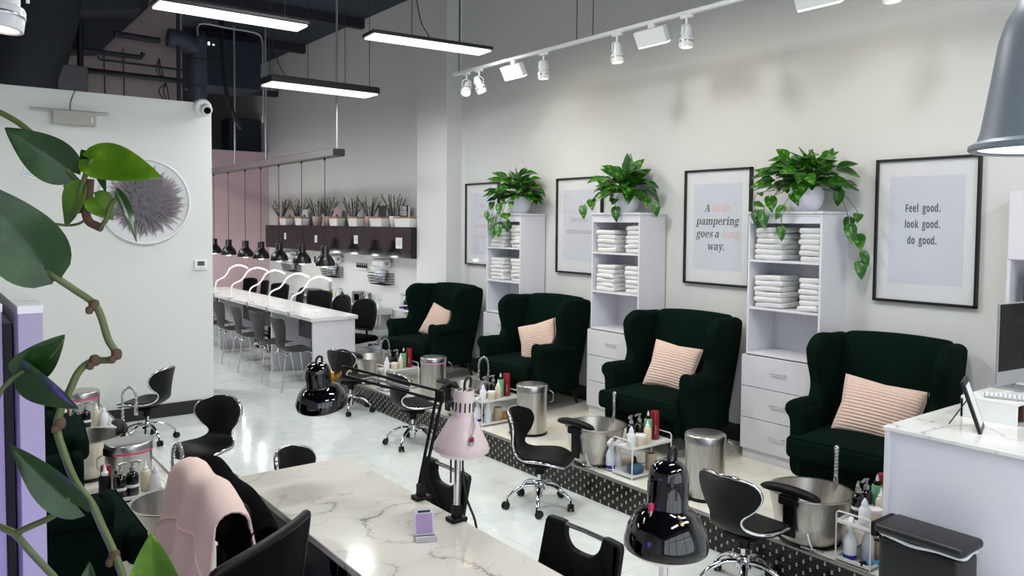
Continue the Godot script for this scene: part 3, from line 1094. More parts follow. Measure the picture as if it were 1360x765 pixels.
# ---------- swivel task chair (front +z) ----------
func task_chair(label: String, group: String, round_top: bool) -> Node3D:
	var o := thing("task_chair", label, "office chair", Vector3.ZERO, 0.0, group)
	var st := mk()
	rbox(st, Vector3(0, 0.47, 0.0), Vector3(0.46, 0.075, 0.46), 0.035, Transform3D.IDENTITY, 3, 3, 1)
	obj("seat", st, M.cloth_black, o)
	var top := 0.96
	var half := 0.205
	var poly: Array
	if round_top:
		poly = crom([Vector2(-0.15, 0.58), Vector2(0, 0.57), Vector2(0.15, 0.58), Vector2(0.205, 0.68), Vector2(0.215, 0.82), Vector2(0.17, 0.92), Vector2(0.07, top), Vector2(-0.07, top), Vector2(-0.17, 0.92), Vector2(-0.215, 0.82), Vector2(-0.205, 0.68)], 4, true)
	else:
		poly = crom([Vector2(-0.18, 0.56), Vector2(0.18, 0.56), Vector2(0.2, 0.6), Vector2(0.21, 0.8), Vector2(0.215, 0.93), Vector2(0.18, top), Vector2(0, 0.975), Vector2(-0.18, top), Vector2(-0.215, 0.93), Vector2(-0.21, 0.8), Vector2(-0.2, 0.6)], 4, true)
	var bow := func(p: Vector3) -> Vector3:
		return Vector3(p.x, p.y, p.z + p.x * p.x * 0.9 - (p.y - 0.58) * 0.14 - 0.2)
	st = mk()
	plate(st, poly, 0.016, 0.006, Transform3D.IDENTITY, 1, 2, bow)
	var bk := obj("backrest", st, M.mesh_back, o)
	st = mk()
	var rim := []
	for q in poly:
		rim.append(bow.call(Vector3(q.x, q.y, 0)))
	tube(st, rim, 0.013, 8, true)
	obj("back_frame", st, M.plastic_black, bk)
	st = mk()
	tube(st, crom([Vector3(0, 0.44, -0.1), Vector3(0, 0.45, -0.24), Vector3(0, 0.56, -0.245), Vector3(0, 0.75, -0.245)], 5), 0.018, 8, false, 0.6)
	obj("back_support", st, M.plastic_black, o)
	st = mk()
	lathe(st, [Vector2(0, 0.07), Vector2(0.028, 0.07), Vector2(0.028, 0.28), Vector2(0.016, 0.285), Vector2(0.016, 0.4), Vector2(0.06, 0.42), Vector2(0.06, 0.435)], 12)
	obj("gas_lift", st, M.plastic_black, o)
	star_base(o, 0.29, 0.3, M.plastic_black)
	return o

# ---------- client chair with a slotted back (front +z) ----------
func client_chair(label: String) -> Node3D:
	var o := thing("client_chair", label, "chair", Vector3.ZERO, 0.0, "black client chairs at the marble table")
	var st := mk()
	rbox(st, Vector3(0, 0.44, 0.0), Vector3(0.43, 0.07, 0.44), 0.025, Transform3D.IDENTITY, 3, 2, 1)
	obj("seat", st, M.leather, o)
	var poly := [Vector2(-0.21, 0.49), Vector2(0.21, 0.49), Vector2(0.205, 0.80)]
	poly.append_array(crom([Vector2(0.198, 0.815), Vector2(0.185, 0.82), Vector2(0.115, 0.82), Vector2(0.1, 0.812)], 3))
	poly.append_array(crom([Vector2(0.095, 0.80), Vector2(0.088, 0.765), Vector2(0.055, 0.735), Vector2(0, 0.728), Vector2(-0.055, 0.735), Vector2(-0.088, 0.765), Vector2(-0.095, 0.80)], 4))
	poly.append_array(crom([Vector2(-0.1, 0.812), Vector2(-0.115, 0.82), Vector2(-0.185, 0.82), Vector2(-0.198, 0.815)], 3))
	poly.append(Vector2(-0.205, 0.80))
	var tilt := func(p: Vector3) -> Vector3:
		return Vector3(p.x, p.y, p.z - 0.2 - (p.y - 0.49) * 0.22 + p.x * p.x * 0.35)
	st = mk()
	plate(st, poly, 0.03, 0.011, Transform3D.IDENTITY, 1, 3, tilt)
	var b := obj("backrest", st, M.leather, o)
	st = mk()
	tube(st, [tilt.call(Vector3(-0.11, 0.806, 0)), tilt.call(Vector3(0, 0.806, 0)), tilt.call(Vector3(0.11, 0.806, 0))], 0.010, 10)
	obj("chrome_handle", st, M.chrome, b)
	for s in [-1, 1]:
		st = mk()
		tube(st, crom([Vector3(s * 0.2, 0.5, -0.2), Vector3(s * 0.205, 0.4, -0.15), Vector3(s * 0.21, 0.39, 0.2), Vector3(s * 0.21, 0.36, 0.25), Vector3(s * 0.21, 0.02, 0.24), Vector3(s * 0.21, 0.012, 0.2), Vector3(s * 0.21, 0.012, -0.22)], 5), 0.011, 8)
		obj("leg", st, M.chrome, o)
	return o

# ---------- bins, basins, taps ----------
func steel_bin(label: String, at: Vector3, turn: float, r: float, h: float, liner: Material = null) -> Node3D:
	var o := thing("pedal_bin", label, "trash can", at, turn, "round steel pedal bins")
	var st := mk()
	lathe(st, [Vector2(0, 0.0), Vector2(r * 0.97, 0.0), Vector2(r, 0.006), Vector2(r, 0.022)], 28)
	obj("base_ring", st, M.plastic_black, o)
	st = mk()
	lathe(st, [Vector2(r * 0.975, 0.022), Vector2(r * 0.975, h - 0.055)], 36)
	obj("drum", st, M.steel, o)
	st = mk()
	if liner:
		lathe(st, [Vector2(r * 0.98, h - 0.062), Vector2(r * 1.02, h - 0.06), Vector2(r * 1.015, h - 0.05), Vector2(r * 0.98, h - 0.048)], 28)
		obj("bag_edge", st, liner, o)
		st = mk()
	lathe(st, [Vector2(r * 0.96, h - 0.052), Vector2(r * 1.01, h - 0.052), Vector2(r * 1.01, h - 0.012), Vector2(r * 0.98, h - 0.004), Vector2(r * 0.93, h), Vector2(r * 0.5, h + 0.002), Vector2(0, h + 0.003)], 36)
	obj("lid", st, M.steel_lid, o)
	st = mk()
	rbox(st, Vector3(0, h - 0.04, -r - 0.006), Vector3(0.07, 0.05, 0.022), 0.006)
	obj("hinge_spine", st, M.plastic_black, o)
	st = mk()
	tube(st, crom([Vector3(0.028, h - 0.06, -r - 0.02), Vector3(0.045, h - 0.08, -r - 0.045), Vector3(0.045, h - 0.14, -r - 0.045), Vector3(0.028, h - 0.16, -r - 0.02)], 4), 0.004, 6)
	obj("carry_handle", st, M.satin, o)
	st = mk()
	rbox(st, Vector3(0, 0.018, r + 0.028), Vector3(0.07, 0.012, 0.075), 0.005)
	obj("pedal", st, M.plastic_black, o)
	return o

func foot_basin(label: String, at: Vector3, turn: float) -> Node3D:
	var o := thing("foot_basin", label, "foot bath", at, turn, "stainless pedicure basins on the step")
	var st := mk()
	lathe(st, [Vector2(0, 0.0), Vector2(0.165, 0.0), Vector2(0.172, 0.008), Vector2(0.165, 0.014)], 32)
	obj("foot_ring", st, M.plastic_black, o)
	st = mk()
	lathe(st, [Vector2(0.158, 0.012), Vector2(0.175, 0.05), Vector2(0.195, 0.13), Vector2(0.222, 0.272), Vector2(0.235, 0.282), Vector2(0.235, 0.288), Vector2(0.219, 0.286), Vector2(0.19, 0.135), Vector2(0.155, 0.06), Vector2(0, 0.05)], 44)
	obj("bowl", st, M.steel, o)
	st = mk()
	lathe(st, [Vector2(0, 0.15), Vector2(0.192, 0.15)], 32)
	st = mk()
	lathe(st, [Vector2(0, 0.052), Vector2(0.03, 0.052), Vector2(0.028, 0.058), Vector2(0, 0.059)], 16)
	obj("drain", st, M.chrome, o)
	# padded foot rest on a bracket at the front rim
	st = mk()
	var bar := []
	var rr := []
	for k in 15:
		var t := k / 14.0
		bar.append(Vector3((t - 0.5) * 0.36, 0.315 + 0.02 * sin(t * PI), 0.215 + 0.012 * sin(t * PI)))
		rr.append(0.034 * pow(maxf(0.06, 1 - pow(absf(2 * t - 1), 5.0)), 0.5))
	tube(st, bar, rr, 14, false, 0.75)
	obj("foot_rest", st, M.leather, o)
	st = mk()
	rbox(st, Vector3(0, 0.275, 0.226), Vector3(0.11, 0.055, 0.05), 0.012)
	rbox(st, Vector3(0, 0.17, 0.215), Vector3(0.075, 0.2, 0.018), 0.006)
	obj("rest_bracket", st, M.plastic_black, o)
	st = mk()
	tube(st, crom([Vector3(0.13, 0.02, 0.17), Vector3(0.14, 0.05, 0.22), Vector3(0.12, 0.13, 0.235)], 4), 0.008, 8)
	tube(st, [Vector3(0.07, 0.035, 0.21), Vector3(0.19, 0.035, 0.19)], 0.007, 8)
	obj("drain_lever", st, M.chrome, o)
	return o

func spring_tap(label: String, at: Vector3, turn: float, h := 0.46, reach := 0.09) -> Node3D:
	var o := thing("spring_tap", label, "faucet", at, turn, "spring-hose taps beside the basins")
	var st := mk()
	lathe(st, [Vector2(0, 0), Vector2(0.026, 0), Vector2(0.026, 0.012), Vector2(0.016, 0.02), Vector2(0.016, 0.12), Vector2(0.012, 0.13), Vector2(0, 0.13)], 14)
	tube(st, [Vector3(0.01, 0.08, 0), Vector3(0.07, 0.095, 0)], 0.008, 8)
	obj("tap_body", st, M.chrome, o)
	var path := crom([Vector3(0, 0.12, 0), Vector3(0, h * 0.55, 0), Vector3(0, h * 0.86, 0), Vector3(0, h * 0.98, reach * 0.35), Vector3(0, h * 0.97, reach * 0.75), Vector3(0, h * 0.84, reach), Vector3(0, h * 0.68, reach)], 8)
	st = mk()
	tube(st, path, 0.0085, 8)
	obj("hose", st, M.satin, o)
	st = mk()
	var coil := []
	var fr := frames(path)
	var turns := 26
	var steps := turns * 7
	for k in steps + 1:
		var t := float(k) / steps * (path.size() - 1)
		var i := mini(int(t), path.size() - 2)
		var p: Vector3 = path[i].lerp(path[i + 1], t - i)
		var a := TAU * k / 7.0
		coil.append(p + (fr[i][0] * cos(a) + fr[i][1] * sin(a)) * 0.0125)
	tube(st, coil, 0.0026, 4)
	obj("spring", st, M.chrome, o)
	st = mk()
	var e := Vector3(0, h * 0.68, reach)
	lathe(st, [Vector2(0, -0.09), Vector2(0.015, -0.088), Vector2(0.015, -0.02), Vector2(0.011, 0.0), Vector2(0, 0.0)], 12, Transform3D(Basis.IDENTITY, e))
	obj("spray_head", st, M.chrome, o)
	return o

# ---------- two-tier rack and the bottles on it ----------
func rack(label: String, at: Vector3, turn: float, W := 0.40, D := 0.19) -> Node3D:
	var o := thing("bottle_rack", label, "rack", at, turn, "white two-tier racks on the step")
	for y in [0.008, 0.205]:
		var st := mk()
		box(st, Vector3(-W / 2, y, -D / 2), Vector3(W / 2, y + 0.004, D / 2), 0.001)
		for s in [-1, 1]:
			rbox(st, Vector3(s * (W / 2 - 0.002), y + 0.011, 0), Vector3(0.004, 0.022, D), 0.001)
			rbox(st, Vector3(0, y + 0.011, s * (D / 2 - 0.002)), Vector3(W, 0.022, 0.004), 0.001)
		obj("tray", st, M.white_metal, o)
	for s in [-1, 1]:
		var st := mk()
		var x: float = s * W / 2
		tube(st, [Vector3(x, 0.0, -D / 2), Vector3(x, 0.262, -D / 2), Vector3(x, 0.272, -D / 2 + 0.012), Vector3(x, 0.272, D / 2 - 0.012), Vector3(x, 0.262, D / 2), Vector3(x, 0.0, D / 2)], 0.0045, 7)
		obj("end_frame", st, M.white_metal, o)
	return o

func bottle(kind: String, label: String, at: Vector3, turn := 0.0, k := 1.0) -> Node3D:
	var cat := "bottle"
	var called: String = {"pump": "pump_bottle", "spray": "spray_bottle", "dropper": "nozzle_bottle", "tall_red": "tall_bottle", "tall_green": "tall_bottle", "black": "nozzle_bottle", "jar": "jar", "cup": "pumice_cup", "loofah": "sponge", "brush": "round_brush", "tube_b": "squeeze_tube", "shaker": "powder_bottle", "box": "small_box"}[kind]
	if kind in ["jar", "cup", "loofah", "brush", "tube_b", "box"]:
		cat = {"jar": "jar", "cup": "cup", "loofah": "sponge", "brush": "brush", "tube_b": "tube", "box": "box"}[kind]
	var o := thing(called, label, cat, at, turn, "pedicure products")
	var st := mk()
	match kind:
		"pump":
			lathe(st, [Vector2(0, 0), Vector2(0.032, 0), Vector2(0.034, 0.004), Vector2(0.034, 0.11), Vector2(0.028, 0.128), Vector2(0.014, 0.136), Vector2(0.013, 0.145), Vector2(0, 0.145)], 18)
			obj("body", st, M.gloss_black, o)
			st = mk()
			lathe(st, [Vector2(0.0345, 0.05), Vector2(0.0347, 0.051), Vector2(0.0347, 0.066), Vector2(0.0345, 0.067)], 18)
			obj("band", st, M.paper, o)
			st = mk()
			lathe(st, [Vector2(0.015, 0.14), Vector2(0.016, 0.142), Vector2(0.016, 0.162), Vector2(0.008, 0.166), Vector2(0.006, 0.19), Vector2(0, 0.19)], 14)
			tube(st, crom([Vector3(-0.012, 0.193, 0), Vector3(0.02, 0.195, 0), Vector3(0.045, 0.188, 0)], 3), 0.008, 8)
			obj("pump", st, M.satin, o)
		"spray":
			lathe(st, [Vector2(0, 0), Vector2(0.03, 0), Vector2(0.033, 0.005), Vector2(0.033, 0.10), Vector2(0.026, 0.125), Vector2(0.014, 0.15), Vector2(0.013, 0.165), Vector2(0, 0.165)], 18)
			obj("body", st, M.frost, o)
			st = mk()
			lathe(st, [Vector2(0.0335, 0.008), Vector2(0.0337, 0.01), Vector2(0.0337, 0.03), Vector2(0.0335, 0.032)], 18)
			obj("blue_band", st, M.blue_liquid if k > 0.99 else M.frost, o)
			st = mk()
			lathe(st, [Vector2(0.016, 0.158), Vector2(0.0165, 0.16), Vector2(0.0165, 0.18), Vector2(0.011, 0.186), Vector2(0, 0.186)], 14)
			rbox(st, Vector3(0.012, 0.205, 0), Vector3(0.085, 0.03, 0.026), 0.009, rot(Vector3.BACK, 14, Vector3(0.03, 0.0, 0)))
			tube(st, crom([Vector3(0.028, 0.195, 0), Vector3(0.045, 0.17, 0), Vector3(0.05, 0.145, 0)], 3), 0.006, 6)
			obj("trigger", st, M.white, o)
		"dropper", "black":
			lathe(st, [Vector2(0, 0), Vector2(0.026, 0), Vector2(0.028, 0.004), Vector2(0.028, 0.10), Vector2(0.022, 0.116), Vector2(0.012, 0.12), Vector2(0, 0.12)], 18)
			obj("body", st, M.plastic_black if kind == "black" else M.cream, o)
			st = mk()
			lathe(st, [Vector2(0.0165, 0.115), Vector2(0.0165, 0.132), Vector2(0.01, 0.137), Vector2(0.0035, 0.17), Vector2(0, 0.172)], 14)
			obj("nozzle", st, M.white, o)
		"tall_red":
			lathe(st, [Vector2(0, 0), Vector2(0.031, 0), Vector2(0.033, 0.004), Vector2(0.033, 0.16), Vector2(0.032, 0.163), Vector2(0.032, 0.2), Vector2(0.029, 0.206), Vector2(0, 0.207)], 20)
			obj("body", st, M.red, o)
			for j in 4:   # the illegible white print that runs up the side, as the photo shows it
				st = mk()
				rbox(st, Vector3(0, 0.05 + j * 0.017, 0.0334), Vector3(0.008, 0.010, 0.001), 0.0004)
				obj("print_mark", st, M.terra_pink, o)
		"tall_green":
			lathe(st, [Vector2(0, 0), Vector2(0.027, 0), Vector2(0.029, 0.004), Vector2(0.029, 0.152), Vector2(0.024, 0.16), Vector2(0, 0.16)], 18)
			obj("body", st, M.green_b, o)
			st = mk()
			lathe(st, [Vector2(0.02, 0.158), Vector2(0.02, 0.178), Vector2(0.012, 0.182), Vector2(0, 0.182)], 14)
			obj("cap", st, M.plastic_black, o)
			st = mk()
			lathe(st, [Vector2(0.009, 0.18), Vector2(0.009, 0.19), Vector2(0.003, 0.215), Vector2(0, 0.216)], 10)
			obj("nozzle", st, M.white, o)
		"jar":
			lathe(st, [Vector2(0, 0), Vector2(0.036, 0), Vector2(0.038, 0.004), Vector2(0.038, 0.058), Vector2(0.034, 0.062), Vector2(0, 0.062)], 18)
			obj("body", st, M.cream, o)
			st = mk()
			lathe(st, [Vector2(0.038, 0.06), Vector2(0.039, 0.062), Vector2(0.039, 0.078), Vector2(0.036, 0.081), Vector2(0, 0.081)], 18)
			obj("lid", st, M.white, o)
		"cup":
			lathe(st, [Vector2(0, 0), Vector2(0.038, 0), Vector2(0.041, 0.004), Vector2(0.041, 0.125), Vector2(0.036, 0.125), Vector2(0.034, 0.11), Vector2(0, 0.11)], 20)
			obj("body", st, M.beige, o)
			st = mk()
			lathe(st, [Vector2(0.0, 0.1105), Vector2(0.0335, 0.1105), Vector2(0.033, 0.116), Vector2(0, 0.118)], 16)
			obj("filling", st, M.brown, o)
		"loofah":
			rbox(st, Vector3(0, 0.032, 0), Vector3(0.12, 0.064, 0.08), 0.03, Transform3D.IDENTITY, 3, 2, 1)
			obj("body", st, M.yellow, o)
			st = mk()
			tube(st, circle_pts(Vector3(0.03, 0.07, 0), 0.018, 10, Vector3.BACK), 0.002, 5, true)
			obj("hanging_loop", st, M.white, o)
		"brush":
			lathe(st, [Vector2(0, 0), Vector2(0.045, 0.002), Vector2(0.06, 0.025), Vector2(0.06, 0.05), Vector2(0.045, 0.068), Vector2(0.02, 0.074), Vector2(0, 0.075)], 18)
			obj("bristles", st, M.blue, o)
			st = mk()
			tube(st, [Vector3(0, 0.07, 0), Vector3(-0.005, 0.12, 0.0)], [0.012, 0.008], 8)
			obj("handle", st, M.plastic_black, o)
		"tube_b":
			tube(st, [Vector3(-0.06, 0.02, 0), Vector3(0.03, 0.02, 0)], [0.016, 0.02], 10)
			obj("body", st, M.sky_blue, o)
			st = mk()
			tube(st, [Vector3(0.03, 0.02, 0), Vector3(0.07, 0.02, 0)], 0.016, 10)
			obj("cap", st, M.plastic_black, o)
		"shaker":
			lathe(st, [Vector2(0, 0), Vector2(0.028, 0), Vector2(0.03, 0.004), Vector2(0.03, 0.09), Vector2(0.02, 0.105), Vector2(0, 0.105)], 16)
			obj("body", st, M.white, o)
			st = mk()
			lathe(st, [Vector2(0.018, 0.103), Vector2(0.018, 0.12), Vector2(0.012, 0.135), Vector2(0.004, 0.15), Vector2(0, 0.151)], 14)
			obj("cap", st, M.frost, o)
		"box":
			rbox(st, Vector3(0, 0.04, 0), Vector3(0.1, 0.08, 0.07), 0.004)
			obj("body", st, M.yellow, o)
			st = mk()
			rbox(st, Vector3(0, 0.04, 0.0354), Vector3(0.06, 0.04, 0.001), 0.0004)
			obj("sticker", st, M.paper, o)
	if k != 1.0:
		o.scale = Vector3(k, k, k)
	return o

# ---------- desk lamps ----------
func lamp_head(o: Node3D, xf: Transform3D, m: Material, dome: bool) -> void:
	# local y up through the neck, open downward; the rim lies near y = 0
	var st := mk()
	var prof: Array
	if dome:
		prof = [Vector2(0.122, 0.004), Vector2(0.127, 0.0), Vector2(0.128, 0.008), Vector2(0.127, 0.025), Vector2(0.119, 0.058), Vector2(0.103, 0.09), Vector2(0.082, 0.113), Vector2(0.066, 0.125), Vector2(0.062, 0.135), Vector2(0.061, 0.215), Vector2(0.057, 0.238), Vector2(0.046, 0.257), Vector2(0.026, 0.267), Vector2(0, 0.269)]
	else:
		prof = [Vector2(0.112, 0.004), Vector2(0.117, 0.0), Vector2(0.118, 0.012), Vector2(0.113, 0.03), Vector2(0.062, 0.125), Vector2(0.05, 0.14), Vector2(0.046, 0.15), Vector2(0.043, 0.245), Vector2(0.040, 0.252), Vector2(0, 0.253)]
	lathe(st, prof, 40, xf)
	var head := obj("lamp_shade", st, m, o)
	st = mk()
	var R: float = prof[1].x
	lathe(st, [Vector2(0, -0.03), Vector2(R * 0.5, -0.028), Vector2(R * 0.78, -0.02), Vector2(R * 0.84, -0.004), Vector2(R * 0.95, 0.004)], 32, xf)
	obj("diffuser", st, M.diffuser, head)
	st = mk()
	var rn: float = 0.0615 if dome else 0.0465
	for k in 14:
		var a := TAU * k / 14
		rbox(st, Vector3(0, 0, 0), Vector3(0.0065, 0.04, 0.004), 0.0015, xf * Transform3D(Basis(Vector3.UP, a), Vector3(sin(a) * (rn - 0.0008), 0.185, cos(a) * (rn - 0.0008))))
	for k in 8:
		var a := TAU * k / 8
		rbox(st, Vector3(0, 0, 0), Vector3(0.006, 0.003, 0.018), 0.001, xf * Transform3D(Basis(Vector3.UP, a), Vector3(sin(a) * 0.026, 0.2535 if not dome else 0.262, cos(a) * 0.026)))
	obj("vent_slots", st, M.cable_black, head)
	st = mk()
	tube(st, crom([xf * Vector3(0, 0.25, 0), xf * Vector3(0, 0.285, 0.0), xf * Vector3(0.015, 0.305, 0), xf * Vector3(0.03, 0.295, 0), xf * Vector3(0.028, 0.262, 0)], 4), 0.006, 8)
	obj("cable_loop", st, M.cable_black, o)

func clamp_base(o: Node3D, p: Vector3) -> void:
	var st := mk()
	rbox(st, p + Vector3(0, 0.009, 0), Vector3(0.075, 0.018, 0.06), 0.004)
	rbox(st, p + Vector3(0, 0.04, 0), Vector3(0.036, 0.06, 0.036), 0.006)
	rbox(st, p + Vector3(0.034, -0.04, 0), Vector3(0.012, 0.11, 0.04), 0.003)
	rbox(st, p + Vector3(0.005, -0.09, 0), Vector3(0.06, 0.012, 0.04), 0.003)
	tube(st, [p + Vector3(-0.005, -0.12, 0), p + Vector3(-0.005, -0.05, 0)], 0.006, 8)
	obj("table_clamp", st, M.plastic_black, o)

# ---------- framed quotes ----------
func framed(label: String, z0: float, z1: float, y0: float, y1: float, rows: Array) -> void:
	# hung on the wall x = 5.42, facing -x; z0 is the far side
	var o := thing("framed_quote", label, "picture", Vector3(5.418, y0, (z0 + z1) / 2), -PI / 2, "framed quotes on the right wall")
	var W := z1 - z0
	var H := y1 - y0
	var fw := 0.018
	var dp := 0.032
	var st := mk()
	for s in [-1, 1]:
		rbox(st, Vector3(s * (W / 2 - fw / 2), H / 2, dp / 2), Vector3(fw, H, dp), 0.002)
		rbox(st, Vector3(0, H / 2 + s * (H / 2 - fw / 2), dp / 2), Vector3(W, fw, dp), 0.002)
	obj("frame", st, M.frame_black, o)
	st = mk()
	rbox(st, Vector3(0, H / 2, 0.008), Vector3(W - 0.02, H - 0.02, 0.006), 0.001)
	obj("mat_board", st, M.paper, o)
	st = mk()
	rbox(st, Vector3(0, H / 2 + 0.005, 0.0118), Vector3(W * 0.72, H * 0.74, 0.0016), 0.0005)
	obj("print", st, M.art, o)
	for r in rows:
		put("lettering", letters(r[0], r[3], r[4], r[5], r[6], r[7]), r[8], o, Vector3(r[1], H * r[2], 0.0132))
	st = mk()
	rbox(st, Vector3(0, H / 2, 0.020), Vector3(W - 0.03, H - 0.03, 0.002), 0.0005)
	obj("glass", st, M.glass, o)

# ---------- leaves ----------
func leaf_mesh(L: float, W: float, fold: float, droop: float, kind := 0) -> ArrayMesh:
	var key := "leaf%f_%f_%f_%f" % [L, W, fold, droop]
	if shared.has(key):
		return shared[key]
	# heart shape: from the stalk at the origin along +z, upper side +y
	var prof := func(t: float) -> float:
		return W * pow(sin(PI * pow(t, 0.62)), 0.8) * (1 - 0.25 * t)
	var f := func(u: float, v: float) -> Vector3:
		var t := u * 0.995 + 0.0025
		var s := 2 * v - 1
		var w: float = prof.call(t)
		var lobe := 0.09 * L * absf(s) * pow(1 - t, 3) * 2.0
		return Vector3(s * w, fold * absf(s) * w - droop * t * t * L + 0.02 * L * sin(t * 6) * s * s, t * L - lobe)
	var st := mk()
	sheet(st, f, 12 if L < 0.12 and kind == 0 else 22, 6 if kind == 0 else 14, 0.0012)
	shared[key] = mesh_of(st)
	return shared[key]

func potted_pothos(label: String, at: Vector3, sd: int, spread: float, trails: Array, n := 80) -> void:
	var o := thing("potted_pothos", label, "potted plant", at, 0.0, "pothos plants on top of the towel cabinets")
	var st := mk()
	lathe(st, [Vector2(0, 0), Vector2(0.07, 0), Vector2(0.085, 0.01), Vector2(0.112, 0.06), Vector2(0.122, 0.12), Vector2(0.117, 0.178), Vector2(0.109, 0.18), Vector2(0.105, 0.16), Vector2(0, 0.155)], 28)
	obj("pot", st, M.white_gloss, o)
	st = mk()
	lathe(st, [Vector2(0, 0.156), Vector2(0.099, 0.156), Vector2(0.09, 0.165), Vector2(0, 0.17)], 20)
	obj("soil", st, M.brown, o)
	var r := RandomNumberGenerator.new()
	r.seed = sd
	var ms := [leaf_mesh(0.112, 0.042, 0.25, 0.2), leaf_mesh(0.10, 0.040, 0.15, 0.35), leaf_mesh(0.119, 0.047, 0.3, 0.12), leaf_mesh(0.085, 0.033, 0.2, 0.25)]
	var place := func(p: Vector3, dir: Vector3, up: Vector3, sc: float) -> void:
		var z := dir.normalized()
		var x := up.cross(z).normalized()
		var b := Basis(x, z.cross(x), z).scaled_local(Vector3(sc, sc, sc))
		put("leaf", ms[r.randi() % 4], M["leaf%d" % (r.randi() % 3)], o, p, b)
	var stems := mk()
	for k in n:
		# a crown of leaves on arching stalks from the pot's mouth
		var a := r.randf() * TAU
		var e := pow(r.randf(), 0.75) * 1.6 - 0.1        # angle from upright
		var d := r.randf_range(0.10, 0.25 + 0.06 * cos(e)) * spread
		var out := Vector3(cos(a), 0, sin(a))
		var q := Vector3(0, 0.165, 0) + out * sin(e) * d + Vector3.UP * cos(e) * d * 0.82
		q.x = minf(q.x, 0.055)
		if q.y < 0.02 and absf(q.x) < 0.2 and absf(q.z) < 0.36:
			q.y = 0.03 + r.randf() * 0.05
		var root := Vector3(0, 0.16, 0) + out * r.randf_range(0.02, 0.08)
		if k % 2 == 0:
			tube(stems, crom([root, root.lerp(q, 0.55) + Vector3.UP * 0.03, q], 4), 0.0022, 5)
		var look := out * sin(e + 0.35) + Vector3.UP * (cos(e + 0.35) * 0.75 - 0.15) + Vector3(r.randf_range(-0.4, 0.4), r.randf_range(-0.3, 0.3), r.randf_range(-0.4, 0.4))
		var up := (Vector3.UP * 0.8 + out * 0.5 + Vector3(-0.35, 0, 0.25))
		place.call(q, look, up, r.randf_range(0.85, 1.4))
	for tr in trails:
		var path := crom(tr, 6)
		tube(stems, path, 0.0026, 5)
		for k in range(6, path.size() - 2, 6):
			var p: Vector3 = path[k]
			var lk := Vector3(r.randf_range(-1, 0.1), r.randf_range(-0.9, 0.0), r.randf_range(-0.5, 1.0))
			place.call(p, lk, Vector3(-0.5, 0.7, 0.4), r.randf_range(0.85, 1.2))
		place.call(path[-1], Vector3(-0.3, -0.9, 0.3), Vector3(-0.8, 0.3, 0.5), 1.15)
	obj("stems", stems, M.vine, o)

# ---------- trailing vine close to the viewer ----------
func vine_leaf(o: Node3D, base: Vector3, tip: Vector3, up: Vector3, w: float, fold: float, droop: float, m: Material) -> void:
	var L := base.distance_to(tip)
	var z := (tip - base).normalized()
	var x := up.cross(z).normalized()
	put("leaf", leaf_mesh(L, w * 1.08, fold, droop, 1), m, o, base, Basis(x, z.cross(x), z))

func vine_stem(o: Node3D, called: String, pts: Array, r: float, m: Material) -> void:
	var st := mk()
	tube(st, crom(pts, 4), r, 10)
	obj(called, st, m, o)

func vine_knot(o: Node3D, p: Vector3) -> void:
	var st := mk()
	rbox(st, p, Vector3(0.017, 0.02, 0.017), 0.007, Transform3D.IDENTITY, 2, 1, 1)
	rbox(st, p + Vector3(-0.008, -0.008, 0.004), Vector3(0.012, 0.014, 0.012), 0.005, Transform3D.IDENTITY, 2, 1, 1)
	obj("vine_node", st, M.vine_node, o)

